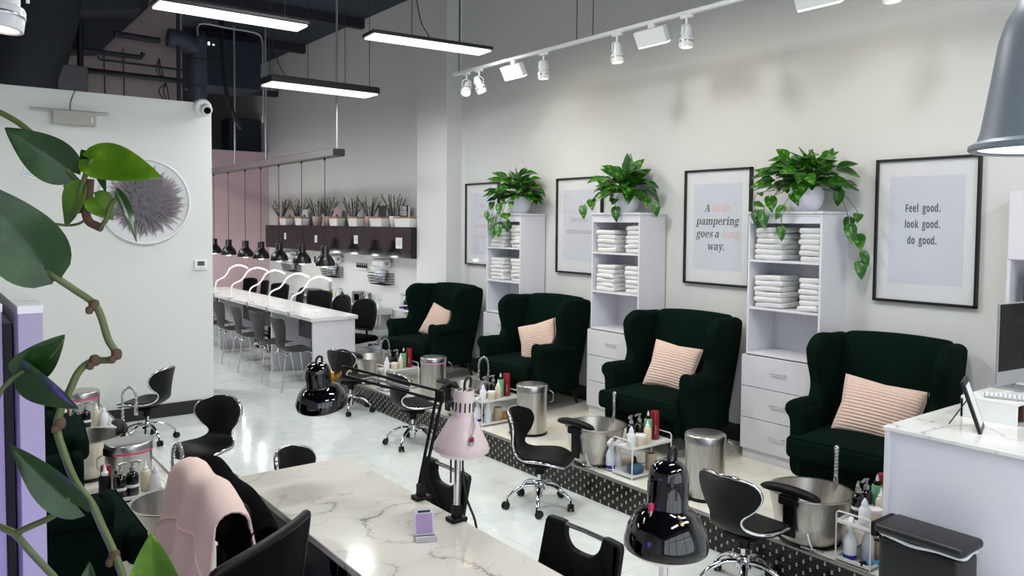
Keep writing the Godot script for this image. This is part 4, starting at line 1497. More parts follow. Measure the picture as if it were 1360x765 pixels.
func foreground_vine() -> void:
	var o := thing("trailing_pothos", "large-leaved pothos vine trailing close in front of the purple-lit panels", "vine")
	vine_leaf(o, Vector3(0.222, 2.087, -1.596), Vector3(0.129, 2.157, -1.620), Vector3(-0.757, 0.344, 0.662), 0.039, 0.20, 0.10, M.big_leaf)
	vine_leaf(o, Vector3(0.257, 2.106, -1.571), Vector3(0.344, 2.083, -1.478), Vector3(-0.673, 0.544, 0.715), 0.037, 0.12, 0.12, M.big_leaf_lit)
	vine_leaf(o, Vector3(0.258, 2.102, -1.595), Vector3(0.245, 2.126, -1.606), Vector3(-0.440, 0.247, 0.908), 0.013, 0.20, 0.10, M.big_leaf)
	vine_leaf(o, Vector3(0.261, 2.104, -1.580), Vector3(0.273, 2.052, -1.530), Vector3(0.122, 0.332, 0.828), 0.011, 0.30, 0.10, M.big_leaf)
	vine_leaf(o, Vector3(0.239, 2.055, -1.569), Vector3(0.214, 1.987, -1.596), Vector3(-0.839, 0.243, 0.606), 0.027, 0.25, 0.05, M.big_leaf_lit)
	vine_leaf(o, Vector3(0.260, 2.039, -1.565), Vector3(0.284, 2.000, -1.544), Vector3(-0.359, 0.348, 0.965), 0.024, 0.20, 0.05, M.big_leaf_lit)
	vine_leaf(o, Vector3(0.289, 2.043, -1.517), Vector3(0.314, 1.972, -1.469), Vector3(0.266, 0.528, 0.800), 0.010, 0.35, 0.20, M.big_leaf)
	vine_leaf(o, Vector3(0.172, 1.922, -1.499), Vector3(0.069, 2.061, -1.485), Vector3(-0.514, 0.546, 0.836), 0.057, 0.20, 0.15, M.big_leaf)
	vine_leaf(o, Vector3(0.146, 1.746, -1.546), Vector3(0.204, 1.685, -1.461), Vector3(-0.887, -0.157, 0.592), 0.033, 0.35, 0.10, M.big_leaf)
	vine_leaf(o, Vector3(0.146, 1.746, -1.546), Vector3(0.196, 1.803, -1.486), Vector3(-0.295, -0.461, 0.808), 0.031, 0.30, 0.10, M.big_leaf)
	vine_leaf(o, Vector3(0.205, 1.532, -1.452), Vector3(0.112, 1.634, -1.477), Vector3(-0.834, 0.443, 0.598), 0.031, 0.35, 0.12, M.big_leaf)
	vine_leaf(o, Vector3(0.292, 1.397, -1.277), Vector3(0.278, 1.522, -1.270), Vector3(-0.520, 0.246, 0.848), 0.043, 0.30, 0.05, M.big_leaf_lit)
	vine_leaf(o, Vector3(0.211, 1.407, -1.377), Vector3(0.211, 1.457, -1.380), Vector3(-0.520, 0.246, 0.848), 0.015, 0.30, 0.10, M.big_leaf)
	vine_stem(o, "vine_stem", [Vector3(0.173, 1.919, -1.511), Vector3(0.185, 1.908, -1.526), Vector3(0.218, 1.881, -1.524), Vector3(0.246, 1.857, -1.514), Vector3(0.256, 1.834, -1.505), Vector3(0.265, 1.795, -1.497), Vector3(0.273, 1.777, -1.489), Vector3(0.275, 1.767, -1.487), Vector3(0.267, 1.759, -1.493), Vector3(0.242, 1.756, -1.512), Vector3(0.222, 1.740, -1.513), Vector3(0.207, 1.709, -1.510), Vector3(0.192, 1.675, -1.507), Vector3(0.188, 1.645, -1.509), Vector3(0.194, 1.612, -1.490), Vector3(0.209, 1.562, -1.476), Vector3(0.230, 1.525, -1.457), Vector3(0.243, 1.487, -1.445), Vector3(0.256, 1.448, -1.420), Vector3(0.264, 1.415, -1.400), Vector3(0.270, 1.372, -1.393)], 0.0062, M.vine)
	vine_stem(o, "petiole", [Vector3(0.097, 2.203, -1.697), Vector3(0.129, 2.188, -1.672), Vector3(0.156, 2.169, -1.651), Vector3(0.179, 2.145, -1.632)], 0.0052, M.vine)
	vine_stem(o, "petiole", [Vector3(0.222, 2.087, -1.596), Vector3(0.237, 2.067, -1.584), Vector3(0.243, 2.052, -1.578), Vector3(0.240, 2.021, -1.591)], 0.0042, M.vine)
	vine_stem(o, "petiole", [Vector3(0.257, 2.106, -1.571), Vector3(0.244, 2.073, -1.566), Vector3(0.237, 2.041, -1.570), Vector3(0.236, 2.012, -1.581)], 0.0045, M.vine)
	vine_stem(o, "petiole", [Vector3(0.218, 2.060, -1.598), Vector3(0.228, 2.039, -1.589), Vector3(0.236, 2.015, -1.581)], 0.0038, M.vine)
	vine_stem(o, "vine_stem", [Vector3(0.253, 2.071, -1.572), Vector3(0.251, 2.045, -1.571), Vector3(0.246, 2.018, -1.573), Vector3(0.250, 1.997, -1.569), Vector3(0.261, 1.989, -1.561), Vector3(0.268, 1.985, -1.555)], 0.0075, M.vine_node)
	vine_stem(o, "petiole", [Vector3(0.263, 1.985, -1.559), Vector3(0.274, 1.998, -1.552), Vector3(0.282, 2.026, -1.547), Vector3(0.294, 2.042, -1.539)], 0.0042, M.vine)
	vine_stem(o, "vine_stem", [Vector3(0.250, 2.002, -1.582), Vector3(0.244, 1.992, -1.637), Vector3(0.226, 1.989, -1.650), Vector3(0.191, 1.993, -1.639), Vector3(0.154, 1.988, -1.617), Vector3(0.076, 1.951, -1.574)], 0.0025, M.vine)
	vine_stem(o, "petiole", [Vector3(0.102, 1.674, -1.576), Vector3(0.112, 1.707, -1.569), Vector3(0.129, 1.731, -1.558), Vector3(0.146, 1.746, -1.546)], 0.0040, M.vine)
	vine_stem(o, "petiole", [Vector3(0.146, 1.746, -1.546), Vector3(0.174, 1.758, -1.526), Vector3(0.196, 1.800, -1.486)], 0.0016, M.vine)
	vine_stem(o, "petiole", [Vector3(0.125, 1.484, -1.510), Vector3(0.150, 1.498, -1.491), Vector3(0.177, 1.514, -1.472), Vector3(0.195, 1.539, -1.459), Vector3(0.203, 1.557, -1.454)], 0.0052, M.vine)
	vine_stem(o, "vine_stem", [Vector3(0.086, 1.506, -1.540), Vector3(0.105, 1.494, -1.525), Vector3(0.125, 1.482, -1.509), Vector3(0.146, 1.451, -1.492), Vector3(0.173, 1.414, -1.469), Vector3(0.201, 1.371, -1.445)], 0.0058, M.vine)
	vine_knot(o, Vector3(0.191, 1.905, -1.534))
	vine_knot(o, Vector3(0.247, 1.853, -1.513))
	vine_knot(o, Vector3(0.276, 1.769, -1.486))
	vine_knot(o, Vector3(0.246, 1.758, -1.508))
	vine_knot(o, Vector3(0.192, 1.657, -1.506))
	vine_knot(o, Vector3(0.256, 1.444, -1.420))



func ceiling_track() -> void:
	var o := thing("light_track", "thin white light track running along the wall above the framed quotes", "track")
	var st := mk()
	rbox(st, Vector3(4.5, 3.525, -4.45), Vector3(0.035, 0.03, 5.0), 0.003)
	obj("rail", st, M.white_metal, o)
	for z in [-6.85, -5.05, -4.85, -3.2, -2.1]:
		st = mk()
		tube(st, [Vector3(4.5, 3.54, z), Vector3(4.5, 5.0, z)], 0.004, 6)
		obj("suspension_wire", st, M.cable, o)
	var dirs := [Vector3(-0.45, -0.75, 0.5), Vector3(0.3, -0.9, 0.25), Vector3(0.05, -1, 0.05), Vector3(0.02, -1, 0.1), Vector3(-0.05, -1, 0.05), Vector3(0.05, -1, 0.05)]
	var zs := [-6.71, -6.49, -5.49, -4.57, -3.86, -2.35]
	var names := ["track spotlight at the far end of the rail, its bright face turned to the viewer", "track spotlight second from the far end of the rail, tilted beside the bright one", "track spotlight just right of the farthest bar light", "track spotlight left of the second bar light from the far end", "track spotlight right of the second bar light from the far end", "unseen track spotlight at the near end of the rail, placed to light the step"]  # the last spotlight is unseen, placed to light the near step
	for k in 6:
		track_spot(Vector3(4.5, 3.512, zs[k]), dirs[k], names[k], SPOT_E)
	track_bar(Vector3(4.5, 3.512, -5.93), "bar light on the track, the farthest of the three", BAR_E)
	track_bar(Vector3(4.5, 3.52, -4.2), "bar light on the track, the middle one of the three", BAR_E)
	track_bar(Vector3(4.5, 3.52, -2.82), "bar light on the track, the nearest, cut off by the top edge", BAR_E)


func pipe(called: String, label: String, pts: Array, r: float, m: Material, cat := "pipe", grp := "") -> void:
	var st := mk()
	tube(st, pts, r, 12)
	tag(obj(called, st, m), label, cat, grp)

func upper_clutter() -> void:
	var z := -9.7
	pipe("round_duct", "big dark round duct slanting down behind the partition at the top left", [Vector3(1.22, 4.85, z + 0.25), Vector3(1.16, 4.4, z + 0.25), Vector3(0.92, 3.42, z + 0.2), Vector3(0.86, 3.2, z + 0.2)], 0.36, M.dark_paint, "duct")
	var st := mk()
	rbox(st, Vector3(1.66, 4.62, -9.75), Vector3(0.58, 0.74, 0.4), 0.02, rot(Vector3.BACK, 9))
	st = mk()
	rbox(st, Vector3.ZERO, Vector3(0.62, 0.66, 0.45), 0.03, Transform3D(Basis(Vector3.BACK, deg_to_rad(12)), Vector3(1.66, 4.5, -9.5)))
	tag(obj("box_duct", st, M.dark_paint), "dark square duct end with a bright lower rim beside the slanting round duct", "duct")
	st = mk()
	plate(st, [Vector2(1.2, 3.78), Vector2(1.68, 3.83), Vector2(2.2, 4.42), Vector2(2.3, 5.0), Vector2(1.2, 5.0)], 0.2, 0.01, Transform3D(Basis.IDENTITY, Vector3(0, 0, -9.88)))
	tag(obj("duct_plenum", st, M.dark_paint), "black slanting duct casing against the dim upper wall", "duct")
	pipe("wall_pipe", "dark pipe, the lowest and longest across the dim upper wall", [Vector3(1.36, 3.74, z), Vector3(1.22, 3.62, z), Vector3(2.54, 3.61, z)], 0.032, M.dark_paint)
	pipe("wall_pipe", "short dark pipe with an upturned end above the longest wall pipe", [Vector3(1.3, 3.83, z), Vector3(2.1, 3.825, z), Vector3(2.12, 3.88, z)], 0.028, M.dark_paint)
	pipe("wall_pipe", "thin dark pipe with small upright stubs across the dim upper wall", [Vector3(1.66, 3.79, z), Vector3(1.67, 3.75, z), Vector3(2.54, 3.74, z)], 0.012, M.dark_paint)
	pipe("wall_pipe", "dark pipe near the ceiling running into the duct elbow", [Vector3(1.83, 4.05, z), Vector3(2.3, 4.04, z)], 0.035, M.dark_paint)
	pipe("post", "black square-looking post standing left of the wall pipes", [Vector3(1.465, 3.2, -9.55), Vector3(1.47, 4.2, -9.55)], 0.03, M.cable_black, "post")
	pipe("riser_pipe", "dark upright pipe rising to the ceiling beside the round duct elbow", [Vector3(2.46, 3.2, -9.55), Vector3(2.46, 5.0, -9.55)], 0.022, M.dark_paint)
	st = mk()
	tube(st, crom([Vector3(2.68, 0.0, -9.6), Vector3(2.68, 3.8, -9.6), Vector3(2.66, 3.95, -9.6), Vector3(2.55, 4.05, -9.6), Vector3(2.36, 4.07, -9.6)], 5), 0.105, 14)
	var e := obj("elbow_duct", st, mat(Color(0.24, 0.26, 0.31), 0.6, 0.2))
	tag(e, "slate round duct with an elbow at the end of the dim upper wall", "duct")
	for y in [3.55, 3.86]:
		st = mk()
		lathe(st, [Vector2(0.105, -0.012), Vector2(0.111, -0.01), Vector2(0.111, 0.01), Vector2(0.105, 0.012)], 16, Transform3D(Basis.IDENTITY, Vector3(2.68, y, -9.6)))
		obj("duct_seam", st, M.dark_paint, e)
	st = mk()
	rbox(st, Vector3(1.36, 3.42, -9.4), Vector3(0.28, 0.34, 0.2), 0.01)
	tag(obj("junction_box", st, M.grey_cab), "grey box unit on top of the partition below the dark pipes", "box")
	st = mk()
	tube(st, crom([Vector3(2.95, 4.2, -10.4), Vector3(2.93, 4.46, -10.4), Vector3(3.3, 4.47, -10.4), Vector3(3.64, 4.46, -10.4), Vector3(3.73, 4.38, -10.4), Vector3(3.74, 4.1, -10.4), Vector3(3.74, 3.3, -10.4)], 5), 0.013, 8)
	tag(obj("conduit", st, M.silver), "thin pale conduit bent over the dark ceiling void", "conduit")
	st = mk()
	rbox(st, Vector3(4.0, 4.45, -13.0), Vector3(1.0, 0.75, 0.8), 0.02)
	var u := obj("air_handler", st, M.ceiling)
	tag(u, "dark air handler unit with small lights in the ceiling void", "air handler")
	for k in 3:
		st = mk()
		rbox(st, Vector3(3.62 + k * 0.07, 4.72 - k * 0.01, -12.59), Vector3(0.03, 0.022 + 0.03 * (k % 2), 0.012), 0.003)
		obj("indicator_light", st, M.led_soft, u)
	st = mk()
	rbox(st, Vector3(4.6, 4.32, -14.3), Vector3(1.6, 0.1, 0.14), 0.01)
	tag(obj("steel_beam", st, M.dark_paint), "dark steel beam under the ceiling beside the right wall", "beam")
	st = mk()
	rbox(st, Vector3(5.1, 3.62, -15.4), Vector3(0.6, 0.64, 0.5), 0.03)
	tag(obj("equipment_case", st, M.ceiling), "dark equipment case on top of the pink wall", "box")
	pipe("hose_drop", "black hose hanging behind the pendant rail with a chrome joint", crom([Vector3(3.45, 4.9, -11.2), Vector3(3.47, 4.2, -11.2), Vector3(3.52, 3.75, -11.2), Vector3(3.62, 3.45, -11.2), Vector3(3.75, 3.3, -11.3)], 5), 0.03, M.cable_black, "hose")
	for k in 2:
		pipe("hanger_wire", "thin dark wire hanging before the dim upper wall, %s one" % ["left", "right"][k], [Vector3(1.78 + k * 0.2, 3.0, -9.98), Vector3(1.77 + k * 0.2, 3.95, -9.98)], 0.006, M.cable, "wire", "hanger wires")
	st = mk()
	for k in 3:
		tube(st, crom([Vector3(2.3, 3.85, -9.75), Vector3(2.26 + 0.03 * k, 3.7, -9.7), Vector3(2.36, 3.58, -9.72), Vector3(2.28 + 0.05 * k, 3.47, -9.7), Vector3(2.4, 3.3, -9.72)], 6), 0.006, 6)
	tag(obj("loose_cables", st, M.cable_black), "tangle of loose black cables beside the upright pipe", "cable")

func nail_bar() -> void:
	# rail with pendants
	var o := thing("pendant_rail", "long grey box rail that carries the row of black pendants", "rail")
	var st := mk()
	rbox(st, Vector3(4.03, 2.815, -11.55), Vector3(0.16, 0.09, 5.7), 0.006)
	obj("rail_body", st, M.alu, o)
	st = mk()
	rbox(st, Vector3(4.03, 2.815, -8.698), Vector3(0.15, 0.08, 0.004), 0.001)
	obj("end_cap", st, M.alu_dark, o)
	for z in [-8.75, -11.1, -12.45, -14.0]:
		st = mk()
		tube(st, [Vector3(4.03, 2.86, z), Vector3(4.03, 5.0, z)], 0.014, 8)
		obj("hanger_rod", st, M.silver, o)
	var zs := [-9.1, -9.82, -10.62, -11.33, -12.0, -12.8, -13.55]
	var which := ["nearest of seven", "second nearest of seven", "third nearest of seven", "middle of seven", "third farthest of seven", "second farthest of seven", "farthest, half behind the partition"]
	var proto: Node3D
	for k in 7:
		var lb: String = "black dome pendant over the nail table, the " + which[k]
		if k == 0:
			proto = thing("pendant_lamp", lb, "pendant lamp", Vector3(4.03, 1.455, zs[k]), 0.0, "black pendants over the nail table")
			st = mk()
			lathe(st, [Vector2(0.115, 0.004), Vector2(0.121, 0.0), Vector2(0.122, 0.012), Vector2(0.112, 0.06), Vector2(0.09, 0.1), Vector2(0.062, 0.13), Vector2(0.049, 0.15), Vector2(0.049, 0.235), Vector2(0.045, 0.242), Vector2(0.012, 0.245), Vector2(0, 0.246)], 28)
			obj("shade", st, M.shade_black, proto)
			st = mk()
			lathe(st, [Vector2(0, 0.125), Vector2(0.06, 0.125), Vector2(0.088, 0.095), Vector2(0.11, 0.056), Vector2(0.119, 0.006)], 28, Transform3D.IDENTITY)
			obj("shade_lining", st, M.shade_in, proto)
			st = mk()
			lathe(st, [Vector2(0, -0.022), Vector2(0.025, -0.018), Vector2(0.052, 0.0), Vector2(0.06, 0.03), Vector2(0.045, 0.07), Vector2(0.025, 0.1), Vector2(0, 0.105)], 18)
			obj("bulb", st, M.led_soft, proto)
			st = mk()
			tube(st, [Vector3(0, 0.245, 0), Vector3(0, 1.315, 0)], 0.004, 6)
			obj("cord", st, M.cable_black, proto)
			st = mk()
			lathe(st, [Vector2(0.012, 1.285), Vector2(0.012, 1.315), Vector2(0, 1.316)], 10)
			obj("cord_grip", st, M.cable_black, proto)
			bulb_light(proto, Vector3(0, -0.008, 0), 0.38, LAMP_COOL, 0.03)
		else:
			dup(proto, "pendant_lamp", Vector3(4.03, 1.455, zs[k]), 0.0, lb)
	# the table
	o = thing("nail_table", "long white nail table with a stone-look slab top, under the row of black pendants", "table")
	st = mk()
	rbox(st, Vector3(4.05, 0.828, -11.4), Vector3(0.61, 0.048, 5.08), 0.004)
	obj("table_top", st, M.marble_b, o)
	for z in [-8.90, -10.25, -12.5, -13.88]:
		st = mk()
		rbox(st, Vector3(4.05, 0.402, z), Vector3(0.545, 0.804, 0.04), 0.003)
		obj("end_panel", st, M.white_lam, o)
	st = mk()
	rbox(st, Vector3(4.16, 0.62, -11.4), Vector3(0.02, 0.34, 4.9), 0.003)
	obj("modesty_panel", st, M.grey_cab, o)
	# gooseneck lamps on its front edge
	var gz := [-9.56, -10.32, -11.09, -11.88, -12.65]
	var gp: Node3D
	var gn := ["nearest", "second from the near end", "middle", "second from the far end", "farthest"]
	for k in 5:
		var lb: String = "white gooseneck lamp clamped on the nail table, the %s of five" % gn[k]
		if k == 0:
			gp = thing("gooseneck_lamp", lb, "desk lamp", Vector3(3.775, 0.852, gz[k]), 0.0, "white gooseneck lamps on the nail table")
			st = mk()
			rbox(st, Vector3(0.02, 0.005, 0), Vector3(0.06, 0.01, 0.05), 0.003)
			rbox(st, Vector3(-0.034, -0.025, 0), Vector3(0.008, 0.07, 0.05), 0.002)
			obj("clamp", st, M.silver, gp)
			st = mk()
			tube(st, crom([Vector3(0, 0.005, 0), Vector3(0.0, 0.13, 0), Vector3(0.018, 0.19, 0), Vector3(0.07, 0.225, 0.0), Vector3(0.14, 0.255, 0), Vector3(0.19, 0.31, 0), Vector3(0.24, 0.385, 0.0), Vector3(0.31, 0.425, 0.0)], 6), 0.011, 10)
			obj("gooseneck", st, M.white, gp)
			st = mk()
			tube(st, crom([Vector3(0.31, 0.425, 0), Vector3(0.38, 0.44, 0), Vector3(0.46, 0.425, 0), Vector3(0.54, 0.385, 0)], 5), 0.017, 10, false, 0.6)
			obj("led_head", st, M.led_soft, gp)
			bulb_light(gp, Vector3(0.42, 0.40, 0), 0.12, LAMP_COOL, 0.03)
		else:
			var g := dup(gp, "gooseneck_lamp", Vector3(3.775, 0.852, gz[k]), [0.0, -0.12, 0.1, -0.08, 0.15][k], lb)
	# customers' shell chairs
	var cz := [-9.1, -9.83, -10.6, -11.38, -12.15, -12.95]
	var cn := ["nearest", "second nearest", "third nearest", "third farthest", "second farthest", "farthest"]
	var cp: Node3D
	for k in 6:
		var lb: String = "dark shell chair on chrome legs at the nail table, the %s of six" % cn[k]
		if k == 0:
			cp = shell_chair(lb, "shell chairs at the nail table")
			cp.position = Vector3(3.63, 0, cz[0])
			cp.rotation.y = PI / 2
		else:
			dup(cp, "shell_chair", Vector3(3.63, 0, cz[k]), PI / 2 + [0.0, 0.05, -0.06, 0.04, -0.03, 0.05][k], lb)
	# task chairs behind it
	var tz := [-9.45, -10.2, -10.85, -11.75, -12.5, -13.3, -13.95]
	var tn := ["nearest", "second nearest", "third nearest", "middle", "third farthest", "second farthest", "farthest"]
	var ta: Node3D
	var tb: Node3D
	for k in 7:
		var lb: String = "black mesh swivel chair behind the nail table, the %s of seven" % tn[k]
		var pos := Vector3(4.58, 0, tz[k])
		var turn: float = -PI / 2 + [0.35, 0.15, 0.5, -0.2, 0.3, -0.1, 0.2][k]
		if k == 0:
			ta = task_chair(lb, "swivel chairs behind the nail table", true)
			ta.position = pos
			ta.rotation.y = turn
		elif k == 2:
			tb = task_chair(lb, "swivel chairs behind the nail table", false)
			tb.position = pos
			tb.rotation.y = turn
		else:
			dup(tb if k in [5, 6, 4] else ta, "task_chair", pos, turn, lb)

func wall_cabinets() -> void:
	var z0 := -14.15
	var n := 6
	var w := (-8.89 - z0) / n
	var pos := ["farthest", "second farthest", "third farthest", "third nearest", "second nearest", "nearest"]
	var proto: Node3D
	for k in n:
		var lb: String = "glossy black wall cabinet below the little plants, the %s of six" % pos[k]
		var at := Vector3(5.418, 1.525, z0 + (k + 0.5) * w)
		if k == 0:
			proto = thing("wall_cabinet", lb, "cabinet", at, -PI / 2, "black wall cabinets")
			var st := mk()
			rbox(st, Vector3(0, 0.2, 0.14), Vector3(w - 0.001, 0.4, 0.28), 0.002)
			obj("carcass", st, M.frame_black, proto)
			st = mk()
			rbox(st, Vector3(0, 0.2, 0.29), Vector3(w - 0.004, 0.396, 0.018), 0.0015)
			obj("door", st, M.cab_black, proto)
		else:
			dup(proto, "wall_cabinet", at, -PI / 2, lb)
	var notes := [[-13.2, 0.075, 0.1], [-11.9, 0.085, 0.1], [-10.48, 0.11, 0.11], [-9.21, 0.15, 0.13]]
	for k in 4:
		var at := Vector3(5.117, 1.74 - 0.02 * (k % 2) - 0.055, notes[k][0])
		var o := thing("paper_notice", "white paper notice stuck on the black wall cabinets, the %s" % ["farthest of four", "second from the far end", "second from the near end", "nearest of four"][k], "notice", at, -PI / 2, "notices on the black cabinets")
		var st := mk()
		rbox(st, Vector3(0, 0.055, 0.0005), Vector3(notes[k][1] * 1.15, notes[k][2] * 1.1, 0.001), 0.0003)
		obj("sheet", st, M.paper, o)
		for r in 4:   # lines of print too small to read
			st = mk()
			rbox(st, Vector3(0, 0.085 - r * 0.018, 0.0012), Vector3(notes[k][1] * (0.8 - 0.15 * (r % 2)), 0.005, 0.0004), 0.0001)
			obj("print_line", st, M.ink_grey, o)
	# row on top: plants, storage tubs, books
	var y := 1.926
	var pz := [-13.78, -12.95, -12.19, -11.76, -10.89, -10.33, -9.59]
	for k in 7:
		var o := thing("potted_herb", "spiky grey-green potted plant on the black cabinets, the %s of seven" % ["farthest", "second farthest", "third farthest", "middle", "third nearest", "second nearest", "nearest"][k], "potted plant", Vector3(5.27, y, pz[k]), 0.0, "little potted plants on the black cabinets")
		var st := mk()
		lathe(st, [Vector2(0, 0), Vector2(0.06, 0), Vector2(0.065, 0.005), Vector2(0.085, 0.15), Vector2(0.08, 0.152), Vector2(0.074, 0.135), Vector2(0, 0.13)], 18)
		obj("pot", st, M.terra_pink if k != 6 else M.white, o)
		var r := RandomNumberGenerator.new()
		r.seed = 50 + k
		st = mk()
		var lv := mk()
		for b in 26:
			var a := r.randf() * TAU
			var lean := r.randf_range(0.02, 0.16)
			var h := r.randf_range(0.16, 0.34)
			var p0 := Vector3(cos(a) * 0.04, 0.13, sin(a) * 0.04)
			var p1 := p0 + Vector3(cos(a) * lean * 0.5, h * 0.55, sin(a) * lean * 0.5)
			var p2 := p0 + Vector3(cos(a) * lean, h, sin(a) * lean)
			tube(st, [p0, p1, p2], 0.0035, 5)
			for q in 9:
				var t := 0.25 + q * 0.08
				var p := p0.lerp(p1, t * 2) if t < 0.5 else p1.lerp(p2, t * 2 - 1)
				var d := Vector3(r.randf_range(-1, 1), 0.9, r.randf_range(-1, 1)).normalized() * 0.028
				var sd := d.cross(Vector3(r.randf(), r.randf(), r.randf())).normalized() * 0.0055
				tri(lv, p, p + d * 0.5 + sd, p + d)
				tri(lv, p, p + d, p + d * 0.5 - sd)
		obj("stalks", st, M.twig, o)
		var l := obj("foliage", lv, M.herb, o)
		l.set_meta("kind", "stuff")
	var tz := [[-13.36, 0.27], [-12.66, 0.27], [-11.29, 0.28], [-10.62, 0.28], [-9.9, 0.36], [-9.16, 0.42]]
	for k in 6:
		var w2: float = tz[k][1]
		var o := thing("storage_tub", "white tub with a wooden lid on the black cabinets, the %s of six" % ["farthest", "second farthest", "third farthest", "third nearest", "second nearest", "nearest"][k], "storage box", Vector3(5.20, y, tz[k][0]), 0.0, "white tubs with wooden lids")
		var st := mk()
		var taper := func(p: Vector3) -> Vector3:
			var s := lerpf(0.9, 1.0, (p.y + 0.06) / 0.12)
			return Vector3(p.x * s, p.y, p.z * s)
		rbox(st, Vector3(0, 0.062, 0), Vector3(0.15, 0.122, w2), 0.012, Transform3D.IDENTITY, 2, 1, FLAT, taper)
		obj("tub", st, M.white, o)
		st = mk()
		rbox(st, Vector3(0, 0.132, 0), Vector3(0.155, 0.018, w2 + 0.01), 0.005)
		obj("lid", st, M.wood_lid, o)
	var bk := [["book", -13.45, 0.2, 0.27, "grey-pink book with a portrait cover, farthest on the black cabinets", M.terra_pink], ["book", -12.8, 0.22, 0.27, "pale book with a portrait cover between two tubs on the black cabinets", M.paper], ["book", -11.52, 0.24, 0.28, "rosy book with a portrait cover beside the middle plants", M.terra_pink], ["book", -10.02, 0.23, 0.30, "plain dark book standing behind the big tub on the black cabinets", M.leather_grey], ["book", -9.42, 0.26, 0.30, "black book with large white lettering nearest the pilaster", M.frame_black]]
	for k in 5:
		var b: Array = bk[k]
		var o := thing("book", b[4], "book", Vector3(5.315, y, b[1]), -PI / 2, "books on the black cabinets")
		var st := mk()
		rbox(st, Vector3(0, b[3] / 2, 0), Vector3(b[2], b[3], 0.03), 0.002)
		obj("cover", st, b[5], o)
		st = mk()
		rbox(st, Vector3(0.002, b[3] / 2, 0), Vector3(b[2] + 0.001, b[3] - 0.012, 0.022), 0.001)
		obj("pages", st, M.paper, o)
		if k < 3:
			st = mk()
			plate(st, crom([Vector2(-0.05, 0.04), Vector2(0.05, 0.04), Vector2(0.06, 0.10), Vector2(0.04, 0.17), Vector2(0, 0.19), Vector2(-0.04, 0.17), Vector2(-0.06, 0.10)], 4, true), 0.0012, 0.0, Transform3D(Basis.IDENTITY, Vector3(0, 0, 0.0158)))
			obj("cover_figure", st, mat(Color(0.42, 0.25, 0.22), 0.7), o)
			st = mk()
			plate(st, crom([Vector2(-0.025, 0.07), Vector2(0.025, 0.07), Vector2(0.03, 0.12), Vector2(0, 0.155), Vector2(-0.03, 0.12)], 4, true), 0.0012, 0.0, Transform3D(Basis.IDENTITY, Vector3(0, 0, 0.0168)))
			obj("cover_face", st, mat(Color(0.83, 0.7, 0.65), 0.7), o)
		if k == 4:
			put("lettering", letters("TOM", 0.062, "Droid Sans", true, 0, 0.95), M.paper, o, Vector3(-0.01, 0.258, 0.0155))
			put("lettering", letters("FORD", 0.062, "Droid Sans", true, 0, 0.85), M.paper, o, Vector3(0.0, 0.188, 0.0155))

func wire_basket(label: String, at: Vector3) -> void:
	var o := thing("wire_basket", label, "basket", at, -PI / 2, "black wire baskets on the wall")
	var st := mk()
	var W := 0.42
	var H := 0.16
	var D := 0.2
	for i in 12:
		var x := -W / 2 + W * i / 11
		tube(st, [Vector3(x, H, 0), Vector3(x, 0, 0), Vector3(x, 0, D * 0.8), Vector3(x, H * 0.8, D)], 0.004, 5)
	for j in 5:
		var y := H * j / 4
		tube(st, [Vector3(-W / 2, y, 0), Vector3(-W / 2, y, D * (0.8 + 0.2 * j / 4)), Vector3(W / 2, y, D * (0.8 + 0.2 * j / 4)), Vector3(W / 2, y, 0)], 0.004, 5)
	obj("wire_grid", st, M.frame_black, o)
	st = mk()
	var crumple := func(p: Vector3) -> Vector3:
		return p + Vector3(sin(p.y * 50 + p.z * 31) * 0.012, sin(p.x * 40) * 0.012, sin(p.x * 37 + p.y * 29) * 0.012)
	rbox(st, Vector3(-0.06, 0.12, 0.08), Vector3(0.22, 0.17, 0.1), 0.04, Transform3D.IDENTITY, 3, 6, 1, crumple)
	obj("wrapped_supplies", st, M.bag_white, o).set_meta("label", "white wrapped supplies")

